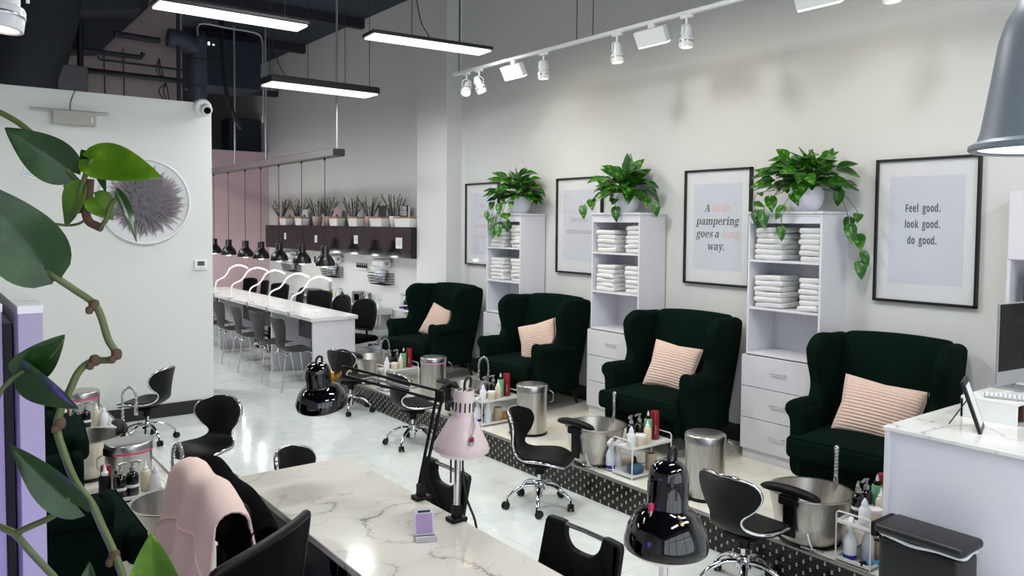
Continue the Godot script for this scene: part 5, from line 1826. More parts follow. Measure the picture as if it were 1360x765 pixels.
func wall_gear() -> void:
	wire_basket("black wire basket with white packs on the wall, the farthest of three", Vector3(5.415, 1.12, -13.45))
	wire_basket("black wire basket with white packs on the wall, the middle of three", Vector3(5.415, 1.12, -11.75))
	wire_basket("black wire basket with white packs on the wall, nearest the pilaster", Vector3(5.415, 1.11, -10.1))
	for k in 3:
		var o := thing("paper_roll", "white paper roll on a holder under the black cabinets, the %s" % ["farthest of three", "middle of three", "nearest the pilaster"][k], "paper roll", Vector3(5.33, 1.41, [-13.55, -11.7, -10.1][k]), 0.0, "paper rolls on the wall")
		var st := mk()
		lathe(st, [Vector2(0, -0.17), Vector2(0.022, -0.17), Vector2(0.024, -0.172), Vector2(0.062, -0.172), Vector2(0.064, -0.168), Vector2(0.064, 0.168), Vector2(0.062, 0.172), Vector2(0.024, 0.172), Vector2(0.022, 0.17), Vector2(0, 0.17)], 20, Transform3D(Basis(Vector3.RIGHT, PI / 2), Vector3.ZERO))
		obj("roll", st, M.paper, o)
		st = mk()
		lathe(st, [Vector2(0, 0.0), Vector2(0.021, 0.0), Vector2(0.021, 0.006), Vector2(0, 0.006)], 12, Transform3D(Basis(Vector3.RIGHT, PI / 2), Vector3(0, 0, 0.168)))
		obj("core", st, M.cable_black, o)
		st = mk()
		for s in [-1, 1]:
			rbox(st, Vector3(0.04, 0, s * 0.18), Vector3(0.1, 0.02, 0.008), 0.002)
		obj("holder", st, M.white_metal, o)
	var o := thing("polish_shelf", "small white wall ledge with dark tips below the black cabinets", "shelf", Vector3(5.39, 1.285, -10.84), 0.0)
	var st := mk()
	rbox(st, Vector3(0, 0.01, 0), Vector3(0.06, 0.02, 0.4), 0.003)
	obj("ledge", st, M.white, o)
	for k in 6:
		var b := thing("polish_bottle", "tiny black bottle on the white wall ledge, %s from the left" % ["first", "second", "third", "fourth", "fifth", "sixth"][k], "bottle", Vector3(5.39, 1.305, -11.0 + k * 0.062), 0.0, "tiny bottles on the wall ledge")
		st = mk()
		lathe(st, [Vector2(0, 0), Vector2(0.014, 0), Vector2(0.014, 0.035), Vector2(0.008, 0.042), Vector2(0.007, 0.075), Vector2(0, 0.076)], 10)
		obj("glass_and_cap", st, M.frame_black, b)
	for k in 2:
		st = mk()
		rbox(st, Vector3(5.4185, 1.462, [-10.68, -9.33][k]), Vector3(0.002, 0.075, [0.22, 0.24][k]), 0.0005)
		tag(obj("wall_notice", st, M.paper), "small white notice on the wall under the cabinets, %s" % ["beside the tiny bottles", "beside the pilaster"][k], "notice", "notices under the cabinets")
	o = thing("table_fan", "small white round fan against the wall behind the swivel chairs", "fan", Vector3(5.30, 0.78, -11.75), 0.0)
	st = mk()
	for k in 16:
		var a := TAU * k / 16
		tube(st, crom([Vector3(-0.05, 0.15, 0), Vector3(-0.06, 0.15 + cos(a) * 0.07, sin(a) * 0.07), Vector3(-0.02, 0.15 + cos(a) * 0.125, sin(a) * 0.125)], 3), 0.002, 4)
	for rr in [0.05, 0.09, 0.125]:
		tube(st, circle_pts(Vector3(-0.055 + rr * 0.25, 0.15, 0), rr, 24, Vector3.RIGHT), 0.003, 5, true)
	obj("guard", st, M.white_metal, o)
	st = mk()
	for k in 3:
		var a := TAU * k / 3
		rbox(st, Vector3(0, 0.06, 0), Vector3(0.004, 0.09, 0.07), 0.0015, Transform3D(Basis(Vector3.RIGHT, a) * Basis(Vector3.UP, 0.4), Vector3(-0.01, 0.15, 0)))
	obj("blades", st, M.silver, o)
	st = mk()
	tube(st, [Vector3(0.03, 0.15, 0), Vector3(0.03, 0.02, 0)], 0.012, 8)
	rbox(st, Vector3(0.02, 0.01, 0), Vector3(0.14, 0.02, 0.14), 0.006)
	obj("stand", st, M.white, o)
	o = thing("wall_shelf", "narrow white shelf along the wall that holds the fan and boxes", "shelf", Vector3(5.31, 0.755, -12.0), 0.0)
	st = mk()
	rbox(st, Vector3(0, 0.0125, 0), Vector3(0.21, 0.025, 2.9), 0.003)
	obj("board", st, M.white, o)
	for k in 3:
		st = mk()
		rbox(st, Vector3(0.02, -0.06, -1.2 + k * 1.2), Vector3(0.16, 0.12, 0.02), 0.003)
		obj("bracket", st, M.white, o)
	for k in 2:
		o = thing("sterilizer_box", "grey box unit with a dark front on the wall shelf, %s" % ["far from the pilaster", "beside the nearest swivel chair"][k], "box", Vector3(5.31, 0.78, [-12.45, -10.72][k]), 0.0, "box units on the wall shelf")
		st = mk()
		rbox(st, Vector3(0, [0.05, 0.09][k], 0), Vector3(0.16, [0.1, 0.18][k], [0.36, 0.26][k]), 0.006)
		obj("case", st, mat(Color(0.45, 0.45, 0.46), 0.4), o)
		st = mk()
		rbox(st, Vector3(-0.081, [0.05, 0.1][k], 0.03), Vector3(0.004, [0.06, 0.1][k], 0.16), 0.001)
		obj("panel", st, M.screen, o)
	for k in 6:
		var b := bottle(["spray", "dropper", "pump"][k % 3], "%s on the wall shelf behind the swivel chairs, %s from the pilaster" % [["spray bottle", "cream nozzle bottle", "black pump bottle"][k % 3], ["first", "second", "third", "fourth", "fifth", "sixth"][k]], Vector3(5.3, 0.78, -10.5 - k * 0.14 - (0.55 if k > 0 else 0.0)), PI, 0.9)
		b.set_meta("group", "bottles on the wall shelf")
	st = mk()
	rbox(st, Vector3(5.417, 1.355, -12.64), Vector3(0.006, 0.11, 0.07), 0.002)
	tag(obj("wall_outlet", st, M.cable_black), "small dark outlet on the wall below the far wall cabinets", "outlet")
	# trolley, bin, small shelf
	o = thing("trolley_cart", "white three-tier trolley with supplies beside the first green armchair", "cart", Vector3(5.24, 0, -10.1), 0.0)
	for k in 3:
		st = mk()
		var y := 0.12 + k * 0.29
		rbox(st, Vector3(0, y, 0), Vector3(0.3, 0.012, 0.42), 0.003)
		for s in [-1, 1]:
			rbox(st, Vector3(s * 0.148, y + 0.04, 0), Vector3(0.006, 0.08, 0.42), 0.002)
			rbox(st, Vector3(0, y + 0.04, s * 0.208), Vector3(0.3, 0.08, 0.006), 0.002)
		obj("tray", st, M.cart, o)
	for sx in [-1, 1]:
		for sz in [-1, 1]:
			st = mk()
			tube(st, [Vector3(sx * 0.14, 0.06, sz * 0.2), Vector3(sx * 0.14, 0.78, sz * 0.2)], 0.009, 8)
			obj("post", st, M.cart, o)
			st = mk()
			lathe(st, [Vector2(0, -0.01), Vector2(0.026, -0.01), Vector2(0.03, 0), Vector2(0.026, 0.01), Vector2(0, 0.01)], 12, Transform3D(Basis(Vector3(0, 0, 1), PI / 2), Vector3(sx * 0.14, 0.03, sz * 0.2)))
			obj("wheel", st, M.rubber, o)
	var items := [["shaker", Vector3(5.16, 0.71, -10.2)], ["pump", Vector3(5.14, 0.71, -10.02)], ["spray", Vector3(5.2, 0.71, -9.94)], ["shaker", Vector3(5.3, 0.71, -10.22)], ["jar", Vector3(5.15, 0.42, -10.05)]]
	for k in 5:
		bottle(items[k][0], ["white powder bottle at the left of the trolley's top tray", "black pump bottle on the trolley's top tray", "white spray bottle on the trolley's top tray", "white powder bottle at the back of the trolley's top tray", "cream jar on the trolley's middle tray"][k], items[k][1], PI)
	st = mk()
	rbox(st, Vector3(5.145, 0.205, -9.99), Vector3(0.1, 0.15, 0.14), 0.006)
	tag(obj("supply_box", st, M.navy_box), "dark blue box on the trolley's bottom tray", "box")
	o = thing("waste_bin", "white plastic waste bin with a bag beside the nail table's end", "trash can", Vector3(5.0, 0, -9.55), 0.0)
	st = mk()
	lathe(st, [Vector2(0, 0), Vector2(0.1, 0), Vector2(0.13, 0.3), Vector2(0.125, 0.3), Vector2(0.095, 0.01), Vector2(0, 0.01)], 20)
	obj("bucket", st, M.white, o)
	st = mk()
	lathe(st, [Vector2(0.128, 0.22), Vector2(0.14, 0.24), Vector2(0.14, 0.31), Vector2(0.12, 0.315), Vector2(0.118, 0.25)], 20)
	obj("bag", st, M.bag_white, o)
	o = thing("corner_shelf", "tiny white wall shelf behind the first green armchair", "shelf", Vector3(5.34, 0.79, -9.4), 0.0)
	st = mk()
	rbox(st, Vector3(0, 0.01, 0), Vector3(0.16, 0.02, 0.44), 0.003)
	obj("board", st, M.white, o)
	for k in 3:
		bottle(["spray", "pump", "spray"][k], "%s on the tiny wall shelf behind the first green armchair" % ["frosted spray bottle, leftmost", "black pump bottle", "frosted spray bottle, rightmost"][k], Vector3(5.33, 0.81, -9.52 + k * 0.13), PI)

func pedicure_row() -> void:
	var row := ["farthest, beside the pilaster", "second farthest", "second nearest", "nearest, partly behind the reception counter"]
	# chairs
	var bases := [Vector3(4.77, 0.21, -7.84), Vector3(4.84, 0.21, -6.08), Vector3(4.84, 0.21, -4.29), Vector3(4.86, 0.21, -2.59)]
	var turns := [-1.40, -1.43, -1.43, -1.45]
	var proto: Node3D
	for k in 4:
		var lb: String = "dark green velvet wing chair on the right step, the " + row[k]
		if k == 0:
			proto = wing_chair(lb, "green wing chairs")
			proto.position = bases[0]
			proto.rotation.y = turns[0]
		else:
			dup(proto, "wing_chair", bases[k], turns[k], lb)
	# pillows
	var pc := [Vector3(4.86, 0.83, -7.80), Vector3(4.86, 0.85, -5.96), Vector3(4.86, 0.85, -4.25), Vector3(4.84, 0.83, -2.53)]
	var roll := [-0.30, 0.32, -0.14, -0.12]
	for k in 4:
		var b := Basis(Vector3.UP, turns[k] + [0.25, 0.3, 0.25, 0.15][k]) * Basis(Vector3.RIGHT, -0.42) * Basis(Vector3.BACK, roll[k])
		pillow("blush ribbed pillow in the green wing chair that is " + row[k], pc[k], b, Vector2(0.40, 0.38) if k < 3 else Vector2(0.5, 0.37))
	# cabinets with towels and plants
	var cx := [5.052, 5.052, 5.065]
	var cz := [-6.846, -5.144, -3.412]
	var cn := ["far towel cabinet", "middle towel cabinet", "near towel cabinet"]
	var cproto: Node3D
	for k in 3:
		var lb: String = ["white towel cabinet between the two farthest green wing chairs", "white towel cabinet between the second and third green wing chairs", "white towel cabinet beside the nearest green wing chair, a plant trailing down its side"][k]
		if k == 0:
			cproto = towel_cabinet(lb, Vector3(cx[k], 0.21, cz[k]), -PI / 2)
		else:
			dup(cproto, "towel_cabinet", Vector3(cx[k], 0.21, cz[k]), -PI / 2, lb)
		var xf := Transform3D(Basis(Vector3.UP, -PI / 2), Vector3(cx[k], 0.21, cz[k]))
		var counts: Array = [[5, 6, 6, 6], [5, 6, 6, 6], [6, 6, 6, 6]][k]
		for s in 2:
			var y: float = [1.525, 1.165][s]
			var sn: String = ["upper", "lower"][s]
			towel_stack(xf, -0.145, y + 0.001, -0.165, counts[s * 2], 0.235, 0.25, 0.041, "%s left stack of the %s" % [sn, cn[k]])
			towel_stack(xf, 0.195, y + 0.001, -0.165, counts[s * 2 + 1], 0.17, 0.25, 0.041, "%s right stack of the %s" % [sn, cn[k]])
	potted_pothos("bushy pothos on the far towel cabinet, spilling over its left front", Vector3(5.20, 2.098, -6.72), 5, 1.08, [[Vector3(-0.05, 0.17, 0.05), Vector3(-0.17, 0.12, 0.07), Vector3(-0.2, 0.0, 0.06), Vector3(-0.2, -0.08, 0.04)], [Vector3(-0.05, 0.17, -0.15), Vector3(-0.15, 0.16, -0.25), Vector3(-0.19, 0.08, -0.22), Vector3(-0.2, -0.06, -0.24), Vector3(-0.2, -0.14, -0.2)], [Vector3(-0.05, 0.17, 0.0), Vector3(-0.18, 0.12, 0.0), Vector3(-0.21, -0.01, -0.03), Vector3(-0.2, -0.13, -0.10)], [Vector3(-0.05, 0.17, -0.1), Vector3(-0.16, 0.12, -0.28), Vector3(-0.2, 0.02, -0.32)], [Vector3(-0.03, 0.17, -0.05), Vector3(-0.18, 0.1, -0.12), Vector3(-0.2, -0.05, -0.16), Vector3(-0.2, -0.10, -0.2)]], 135)
	potted_pothos("upright pothos in a white pot on the middle towel cabinet", Vector3(5.22, 2.098, -5.15), 8, 1.08, [[Vector3(-0.05, 0.17, 0.0), Vector3(-0.16, 0.12, 0.02), Vector3(-0.18, 0.04, 0.05)], [Vector3(-0.05, 0.17, -0.1), Vector3(-0.14, 0.12, -0.32), Vector3(-0.15, 0.06, -0.42)], [Vector3(0.0, 0.17, 0.1), Vector3(-0.02, 0.12, 0.28), Vector3(0.0, 0.08, 0.36)]], 130)
	potted_pothos("pothos on the near towel cabinet with a long vine hanging down the cabinet's side", Vector3(5.21, 2.098, -3.31), 14, 1.12, [[Vector3(-0.05, 0.17, 0.0), Vector3(-0.16, 0.12, -0.02), Vector3(-0.185, 0.03, -0.07), Vector3(-0.18, -0.12, -0.09)], [Vector3(-0.04, 0.17, -0.1), Vector3(-0.16, 0.1, -0.2), Vector3(-0.185, 0.0, -0.24)], [Vector3(-0.04, 0.17, -0.1), Vector3(-0.15, 0.14, -0.3), Vector3(-0.17, 0.06, -0.33), Vector3(-0.18, 0.0, -0.3)], [Vector3(0.0, 0.17, 0.05), Vector3(0.08, 0.12, 0.2), Vector3(0.09, -0.05, 0.28), Vector3(0.09, -0.17, 0.35), Vector3(0.09, -0.29, 0.385), Vector3(0.09, -0.36, 0.37)], [Vector3(0.0, 0.16, 0.05), Vector3(0.02, 0.14, 0.24), Vector3(0.05, -0.02, 0.37), Vector3(0.05, -0.1, 0.31)]], 135)
	# framed quotes: far to near
	var rose: Material = M.ink_rose
	framed("framed quote in pale red lettering, the farthest, partly behind a plant", -8.055, -7.37, 1.49, 2.47, [["The", 0.0, 0.72, 0.04, "Droid Serif", false, 0.1, 1.0, rose], ["great", -0.02, 0.60, 0.04, "Droid Serif", false, 0.1, 1.0, rose], ["yourself", -0.03, 0.48, 0.04, "Droid Serif", false, 0.1, 1.0, rose], ["love/ you", -0.05, 0.35, 0.04, "Droid Serif", false, 0.1, 1.0, rose]])
	framed("framed quote in pale grey capitals, second from the far end", -6.345, -5.655, 1.485, 2.465, [["YOU SUCH", 0.0, 0.56, 0.036, "Droid Serif", false, 0.0, 1.0, M.ink_grey], ["BETTER STARTS HERE", 0.0, 0.435, 0.036, "Droid Serif", false, 0.0, 0.72, M.ink_grey]])
	framed("framed quote about a little pampering in black and pink italics", -4.615, -3.925, 1.485, 2.465, [["A", -0.10, 0.665, 0.064, "Droid Serif", true, 0.2, 0.85, M.ink], ["little", 0.045, 0.665, 0.064, "Droid Serif", true, 0.0, 0.88, M.ink_pink], ["pampering", 0.005, 0.553, 0.064, "Droid Serif", true, 0.2, 0.88, M.ink], ["goes a", -0.092, 0.443, 0.064, "Droid Serif", true, 0.2, 0.88, M.ink], ["long", 0.15, 0.443, 0.064, "Droid Serif", true, 0.0, 0.86, M.ink_pink], ["way.", 0.0, 0.335, 0.064, "Droid Serif", true, 0.2, 0.88, M.ink]])
	framed("framed quote about feeling good in narrow black lettering, the nearest and rightmost", -2.892, -2.208, 1.475, 2.458, [["Feel  good.", -0.02, 0.655, 0.052, "Droid Sans", true, 0.0, 0.62, M.ink], ["look  good.", -0.02, 0.545, 0.052, "Droid Sans", true, 0.0, 0.62, M.ink], ["do  good.", -0.02, 0.435, 0.052, "Droid Sans", true, 0.0, 0.62, M.ink]])
	# steel bins
	var bz := [-6.84, -5.20, -3.31]
	var bp: Node3D
	for k in 3:
		var lb: String = "round steel pedal bin on the right step, the %s" % ["farthest, before the first armchair", "middle one, before the second armchair", "nearest, before the third armchair"][k]
		var at := Vector3([4.20, 4.17, 4.115][k], 0.21, bz[k])
		steel_bin(lb, at, -1.9, 0.131, 0.425, M.pink if k == 0 else null)
	# basins with taps
	var sz := [-7.95, -6.05, -4.30, -2.50]
	for k in 4:
		var lb: String = "brushed steel foot basin with a black foot rest, %s on the right step" % ["farthest", "second farthest", "second nearest", "nearest"][k]
		foot_basin(lb, Vector3([4.06, 4.08, 4.06, 4.04][k], 0.21, sz[k]), -PI / 2 + [0.1, 0.0, 0.1, 0.05][k])
		spring_tap("chrome spring-hose tap behind the %s foot basin on the right step" % ["farthest", "second farthest", "second nearest", "nearest"][k], Vector3([4.22, 4.29, 4.35, 4.34][k], 0.21, sz[k] - [0.05, 0.11, 0.09, 0.02][k]), [0.9, 0.98, -0.807, -1.04][k], [0.47, 0.51, 0.48, 0.49][k], 0.09)
	# racks and bottles
	var rx := [4.13, 4.14, 4.165, 4.10]
	var rz := [-7.46, -5.70, -3.915, -2.16]
	var rn := ["farthest right rack", "second farthest right rack", "second nearest right rack", "nearest right rack"]
	for k in 4:
		rack("white two-tier bottle rack on the right step, the " + ["farthest", "second farthest", "second nearest", "nearest, beside the reception counter"][k], Vector3(rx[k], 0.21, rz[k]), 0.0)
		var c := Vector3(rx[k], 0.21, rz[k])
		var top := 0.211
		bottle("tall_red", "tall dark red bottle on the " + rn[k], c + Vector3(0.16, top, -0.03), -0.6)
		bottle("tall_green", "pale green nozzle bottle on the top tray of the " + rn[k], c + Vector3(0.09, top, -0.03), 0)
		bottle("dropper", "cream nozzle bottle on the top tray of the " + rn[k], c + Vector3(0.02, top, 0.03), 0)
		bottle("jar", "cream jar on the top tray of the " + rn[k], c + Vector3(-0.06, top, 0.04), 0)
		bottle("pump", "black pump bottle, right one, on the top tray of the " + rn[k], c + Vector3(0.025, top, -0.055), PI)
		bottle("pump", "black pump bottle, left one, on the top tray of the " + rn[k], c + Vector3(-0.06, top, -0.055), PI + 0.4)
		bottle("shaker", "white powder bottle on the top tray of the " + rn[k], c + Vector3(-0.145, top, 0.03), 0)
		bottle("spray", "frosted spray bottle with a blue band at the " + rn[k], c + Vector3(-0.165, 0.013, -0.155) if k == 2 else c + Vector3(-0.155, 0.013, -0.04), 0.4)
		var sp := bottle("spray", "plain frosted spray bottle at the " + rn[k], c + Vector3(-0.10, 0.0, -0.15) if k == 2 else c + Vector3(-0.085, 0.013, 0.02), 0.2, 0.98)
		if k < 3:
			bottle("cup", "beige pumice cup on the lower tray of the " + rn[k], c + Vector3(0.06 if k == 2 else 0.02, 0.013, 0.03), 0)
		if k == 1 or k == 0:
			bottle("loofah", "yellow bath sponge on the lower tray of the " + rn[k], c + Vector3(0.13, 0.013, -0.01), 0.3)
		if k == 2:
			bottle("brush", "round blue brush on the lower tray of the " + rn[k], c + Vector3(-0.09, 0.013, 0.02), 0)
		if k == 3:
			bottle("brush", "round blue brush on the lower tray of the " + rn[k], c + Vector3(0.05, 0.013, 0.02), 0)
			bottle("tube_b", "sky blue tube lying on the lower tray of the " + rn[k], c + Vector3(-0.15, 0.013, 0.07), PI - 0.5, 0.8)
			bottle("cup", "grey-beige pumice cup on the lower tray of the " + rn[k], c + Vector3(-0.02, 0.013, 0.045), 0, 0.8)
	bottle("box", "yellow box on the step left of the farthest rack", Vector3(4.06, 0.21, -8.42), 0.5)
	var st := mk()
	rbox(st, Vector3(4.42, 0.33, -8.35), Vector3(0.17, 0.17, 0.13), 0.06, Transform3D.IDENTITY, 3, 2, 1)
	tag(obj("bath_puff", st, M.pink), "pink bath puff on the far end of the right step", "sponge")
	# stools
	var sp2 := [[Vector3(3.60, 0, -2.62), Vector3(1.0, 0, -0.02), "low black stool with chrome trim before the nearest basin, its back to the viewer"], [Vector3(3.495, 0, -4.264), Vector3(0.50, 0, 0.86), "low black stool with chrome trim before the third basin, seen from its side"], [Vector3(3.55, 0, -6.13), Vector3(1.0, 0, 0.02), "low black stool with chrome trim before the second basin, behind the lamp arm"], [Vector3(3.654, 0, -7.607), Vector3(0.9, 0, -0.35), "low black stool with chrome trim before the farthest basin"], [Vector3(1.68, 0, -5.86), Vector3(-0.78, 0, 0.63), "low black stool with chrome trim beside the left step, nearer the middle"], [Vector3(1.66, 0, -7.62), Vector3(-0.73, 0, -0.67), "low black stool with chrome trim in front of the white partition"], [Vector3(1.82, 0, -4.23), Vector3(0.6, 0, 0.8), "black stool tucked at the far end of the marble table, only its top showing"]]
	var sproto: Node3D
	for k in sp2.size():
		var d: Vector3 = sp2[k][1]
		if k == 0:
			sproto = pedi_stool(sp2[k][2], "low black pedicure stools")
			sproto.position = sp2[k][0]
			sproto.rotation.y = atan2(d.x, d.z)
		else:
			dup(sproto, "pedicure_stool", sp2[k][0], atan2(d.x, d.z), sp2[k][2])

func front_table() -> void:
	var o := thing("marble_table", "white marble-topped table in the foreground with grey cabinet doors below", "table")
	var st := mk()
	rbox(st, Vector3(1.53, 0.735, -2.365), Vector3(0.58, 0.03, 2.95), 0.004)
	obj("table_top", st, M.marble, o)
	st = mk()
	rbox(st, Vector3(1.40, 0.38, -2.33), Vector3(0.2, 0.68, 2.8), 0.003)
	obj("carcass", st, M.grey_cab, o)
	st = mk()
	rbox(st, Vector3(1.42, 0.03, -2.33), Vector3(0.2, 0.06, 2.7), 0.003)
	obj("plinth", st, M.base_black, o)
	for k in 6:
		var z := -3.68 + k * 0.46
		st = mk()
		rbox(st, Vector3(1.292, 0.39, z + 0.225), Vector3(0.018, 0.6, 0.44), 0.003)
		var d := obj("door", st, M.grey_cab, o)
		st = mk()
		for s in [-1, 1]:
			rbox(st, Vector3(1.281, 0.39, z + 0.225 + s * 0.185), Vector3(0.012, 0.6, 0.07), 0.003)
			rbox(st, Vector3(1.281, 0.39 + s * 0.265, z + 0.225), Vector3(0.012, 0.07, 0.44), 0.003)
		obj("door_rails", st, M.grey_cab, d)
	# lamps on the right edge
	o = thing("desk_lamp", "dusty pink desk lamp on a chrome stem, clamped to the marble table", "desk lamp", Vector3(1.795, 0.75, -2.735), 0.0, "desk lamps on the marble table")
	clamp_base(o, Vector3.ZERO)
	st = mk()
	tube(st, [Vector3(0, 0.05, 0), Vector3(0.008, 0.34, -0.004)], 0.014, 12)
	obj("stem", st, M.chrome, o)
	st = mk()
	for s in [-1, 1]:
		tube(st, [Vector3(0.018 * s, 0.16, s * 0.018), Vector3(0.018 * s, 0.30, s * 0.018)], 0.004, 6)
	obj("springs", st, M.cable_black, o)
	st = mk()
	tube(st, crom([Vector3(0.03, 0.22, 0.0), Vector3(0.035, 0.1, 0.02), Vector3(0.06, 0.0, 0.05), Vector3(0.075, -0.12, 0.06)], 5), 0.005, 6)
	obj("power_cord", st, M.cable_black, o)
	lamp_head(o, Transform3D(Basis(Vector3.BACK, -0.06), Vector3(0.025, 0.295, -0.005)), M.lamp_pink, false)
	st = mk()
	rbox(st, Vector3(0.004, 0.358, 0.101), Vector3(0.022, 0.034, 0.012), 0.004, Transform3D.IDENTITY)
	tube(st, [Vector3(0.058, 0.455, 0.042), Vector3(0.03, 0.41, 0.085), Vector3(0.004, 0.365, 0.100)], 0.004, 6)
	obj("tag_strap", st, M.satin, o)
	st = mk()
	rbox(st, Vector3(0.002, 0.366, 0.106), Vector3(0.02, 0.018, 0.01), 0.003)
	obj("red_tag", st, M.red, o)
	# black lamp with a long folded arm reaching over the table
	o = thing("desk_lamp", "black desk lamp on a long two-part arm, its head reaching out to the left", "desk lamp", Vector3(1.80, 0.75, -3.05), 0.0, "desk lamps on the marble table")
	clamp_base(o, Vector3(0.01, 0, 0))
	var post := Vector3(0.01, 0.07, 0)
	var knee := Vector3(0.10, 0.46, 0.01)
	var hd := Vector3(-0.17, 0.535, -0.42)
	for s in [-1, 1]:
		st = mk()
		tube(st, [post + Vector3(0, 0, s * 0.016), knee + Vector3(0.0, 0, s * 0.024)], 0.0075, 8)
		obj("lower_arm", st, M.plastic_black, o)
		st = mk()
		var up := Vector3(0, 0.022 * s, 0)
		tube(st, [knee + up, hd + up], 0.007, 8)
		obj("upper_arm", st, M.plastic_black, o)
	st = mk()
	tube(st, [knee.lerp(hd, 0.3), knee.lerp(hd, 0.72)], 0.007, 8)
	obj("spring", st, M.satin, o)
	st = mk()
	rbox(st, knee, Vector3(0.022, 0.06, 0.056), 0.006)
	rbox(st, hd, Vector3(0.018, 0.056, 0.018), 0.005)
	obj("joint", st, M.plastic_black, o)
	st = mk()
	tube(st, crom([hd + Vector3(0.03, 0.02, 0.03), hd + Vector3(0.02, 0.09, 0.03), hd + Vector3(-0.03, 0.1, 0), hd + Vector3(-0.05, 0.02, 0)], 5), 0.005, 6)
	tube(st, crom([knee + Vector3(0, 0.03, 0), knee + Vector3(0.06, 0.06, 0.02), knee + Vector3(0.09, 0.01, 0.02), knee + Vector3(0.03, -0.05, 0)], 5), 0.005, 6)
	obj("cable_loops", st, M.cable_black, o)
	var hx := Transform3D(Basis(Vector3(0.63, 0.0, 0.77).normalized(), 0.26) * Basis.from_scale(Vector3(0.97, 0.80, 0.97)), Vector3(-0.245, 0.372, -0.5))
	lamp_head(o, hx, M.gloss_black, true)
	st = mk()
	tube(st, [hd, hx * Vector3(0.055, 0.14, 0.02)], 0.008, 8)
	rbox(st, hx * Vector3(0.06, 0.15, 0.02), Vector3(0.02, 0.07, 0.016), 0.004)
	obj("head_bracket", st, M.gold, o)
	# black lamp in front
	o = thing("desk_lamp", "big glossy black desk lamp nearest the viewer, its head hiding its stem", "desk lamp", Vector3(1.80, 0.75, -1.60), 0.0, "desk lamps on the marble table")
	clamp_base(o, Vector3.ZERO)
	st = mk()
	tube(st, [Vector3(0, 0.05, 0), Vector3(0.005, 0.32, 0)], 0.014, 12)
	obj("stem", st, M.chrome, o)
	lamp_head(o, Transform3D(Basis(Vector3.RIGHT, 0.03), Vector3(0.012, 0.268, 0.0)), M.gloss_black, true)
	st = mk()
	rbox(st, Vector3(-0.055, 0.4, 0.0), Vector3(0.016, 0.03, 0.012), 0.003, Transform3D.IDENTITY)
	obj("red_tag", st, M.hot_pink, o)
	st = mk()
	tube(st, [Vector3(-0.055, 0.40, 0.0), Vector3(-0.1, 0.32, 0.03)], 0.004, 6)
	tube(st, crom([Vector3(0.0, 0.53, 0.02), Vector3(0.0, 0.505, 0.055), Vector3(0.0, 0.46, 0.058), Vector3(0.0, 0.42, 0.06)], 5), 0.003, 6)
	obj("beaded_strap", st, M.satin, o)
	st = mk()
	lathe(st, [Vector2(0, -0.002), Vector2(0.02, -0.002), Vector2(0.02, 0.002), Vector2(0, 0.002)], 18, Transform3D(Basis(Vector3.RIGHT, PI / 2) * Basis(Vector3.BACK, 0.0), Vector3(-0.015, 0.485, 0.055)))
	obj("round_badge", st, mat(Color(0.2, 0.17, 0.17), 0.5), o)
	# phone stand
	o = thing("phone_stand", "small silver phone stand with a purple reflection painted on its back, on the marble table", "phone stand", Vector3(1.605, 0.75, -2.68), -0.42)
	st = mk()
	rbox(st, Vector3(0, 0.003, 0.02), Vector3(0.085, 0.005, 0.10), 0.002)
	rbox(st, Vector3(0, 0.012, 0.066), Vector3(0.085, 0.02, 0.004), 0.001)
	obj("foot", st, M.satin, o)
	st = mk()
	rbox(st, Vector3.ZERO, Vector3(0.08, 0.105, 0.004), 0.0015, rot(Vector3.RIGHT, -20, Vector3(0, 0.055, -0.005)))
	obj("back_plate", st, M.silver, o)
	st = mk()
	rbox(st, Vector3(0, -0.008, 0.0032), Vector3(0.066, 0.075, 0.0015), 0.0005, rot(Vector3.RIGHT, -20, Vector3(0, 0.055, -0.005)))
	obj("purple_reflection", st, mat(Color(0.62, 0.52, 0.68), 0.5), o)  # reflection of purple light painted as a thin coloured sheet
	st = mk()
	rbox(st, Vector3(0, 0.038, 0.003), Vector3(0.05, 0.009, 0.002), 0.0008, rot(Vector3.RIGHT, -20, Vector3(0, 0.055, -0.005)))
	obj("cable_slot", st, M.cable_black, o)
	# client chairs on the right
	var cc := client_chair("black slotted-back client chair behind the pink lamp at the marble table")
	cc.position = Vector3(1.79, 0, -3.21)
	cc.rotation.y = -PI / 2
	dup(cc, "client_chair", Vector3(1.79, 0, -2.21), -PI / 2 + 0.05, "black slotted-back client chair nearest the viewer at the marble table")
	# chairs on the left with clothes
	var mc := task_chair("black mesh swivel chair nearest the viewer, left of the marble table", "swivel chairs left of the marble table", false)
	mc.position = Vector3(0.66, 0, -2.42)
	mc.rotation.y = -2.5
	mc.scale = Vector3(1.1, 1.12, 1.1)
	var md := dup(mc, "task_chair", Vector3(1.16, 0, -3.05), PI / 2, "swivel chair under the pink coat and black jacket left of the marble table")
	md.scale = Vector3(1.0, 1.0, 1.0)
	# draped pink coat
	var drape := func(u: float, v: float, x0: float, za: float, zb: float, ya: float, yb: float, front: float, back: float, amp: float) -> Vector3:
		var z := lerpf(za, zb, u)
		var ridge := lerpf(ya, yb, u) - 0.05 * pow(2 * u - 1, 4)
		var L := front + back
		var s := v * L - back          # negative behind the ridge (towards +x), positive on the viewer's side
		var bend := 0.055
		var p := Vector3(x0, ridge, z)
		var sg := signf(s)
		var a := absf(s)
		if a < bend * PI / 2:
			var q := a / bend
			p += Vector3(-sg * sin(q) * bend, -(1 - cos(q)) * bend, 0)
		else:
			p += Vector3(-sg * bend, -bend - (a - bend * PI / 2), 0)
		var fold := clampf(a / 0.5, 0, 1)
		p.x -= sg * (amp * fold * (0.5 + 0.5 * sin(u * 15.0 + sg)) + 0.10 * fold * a)
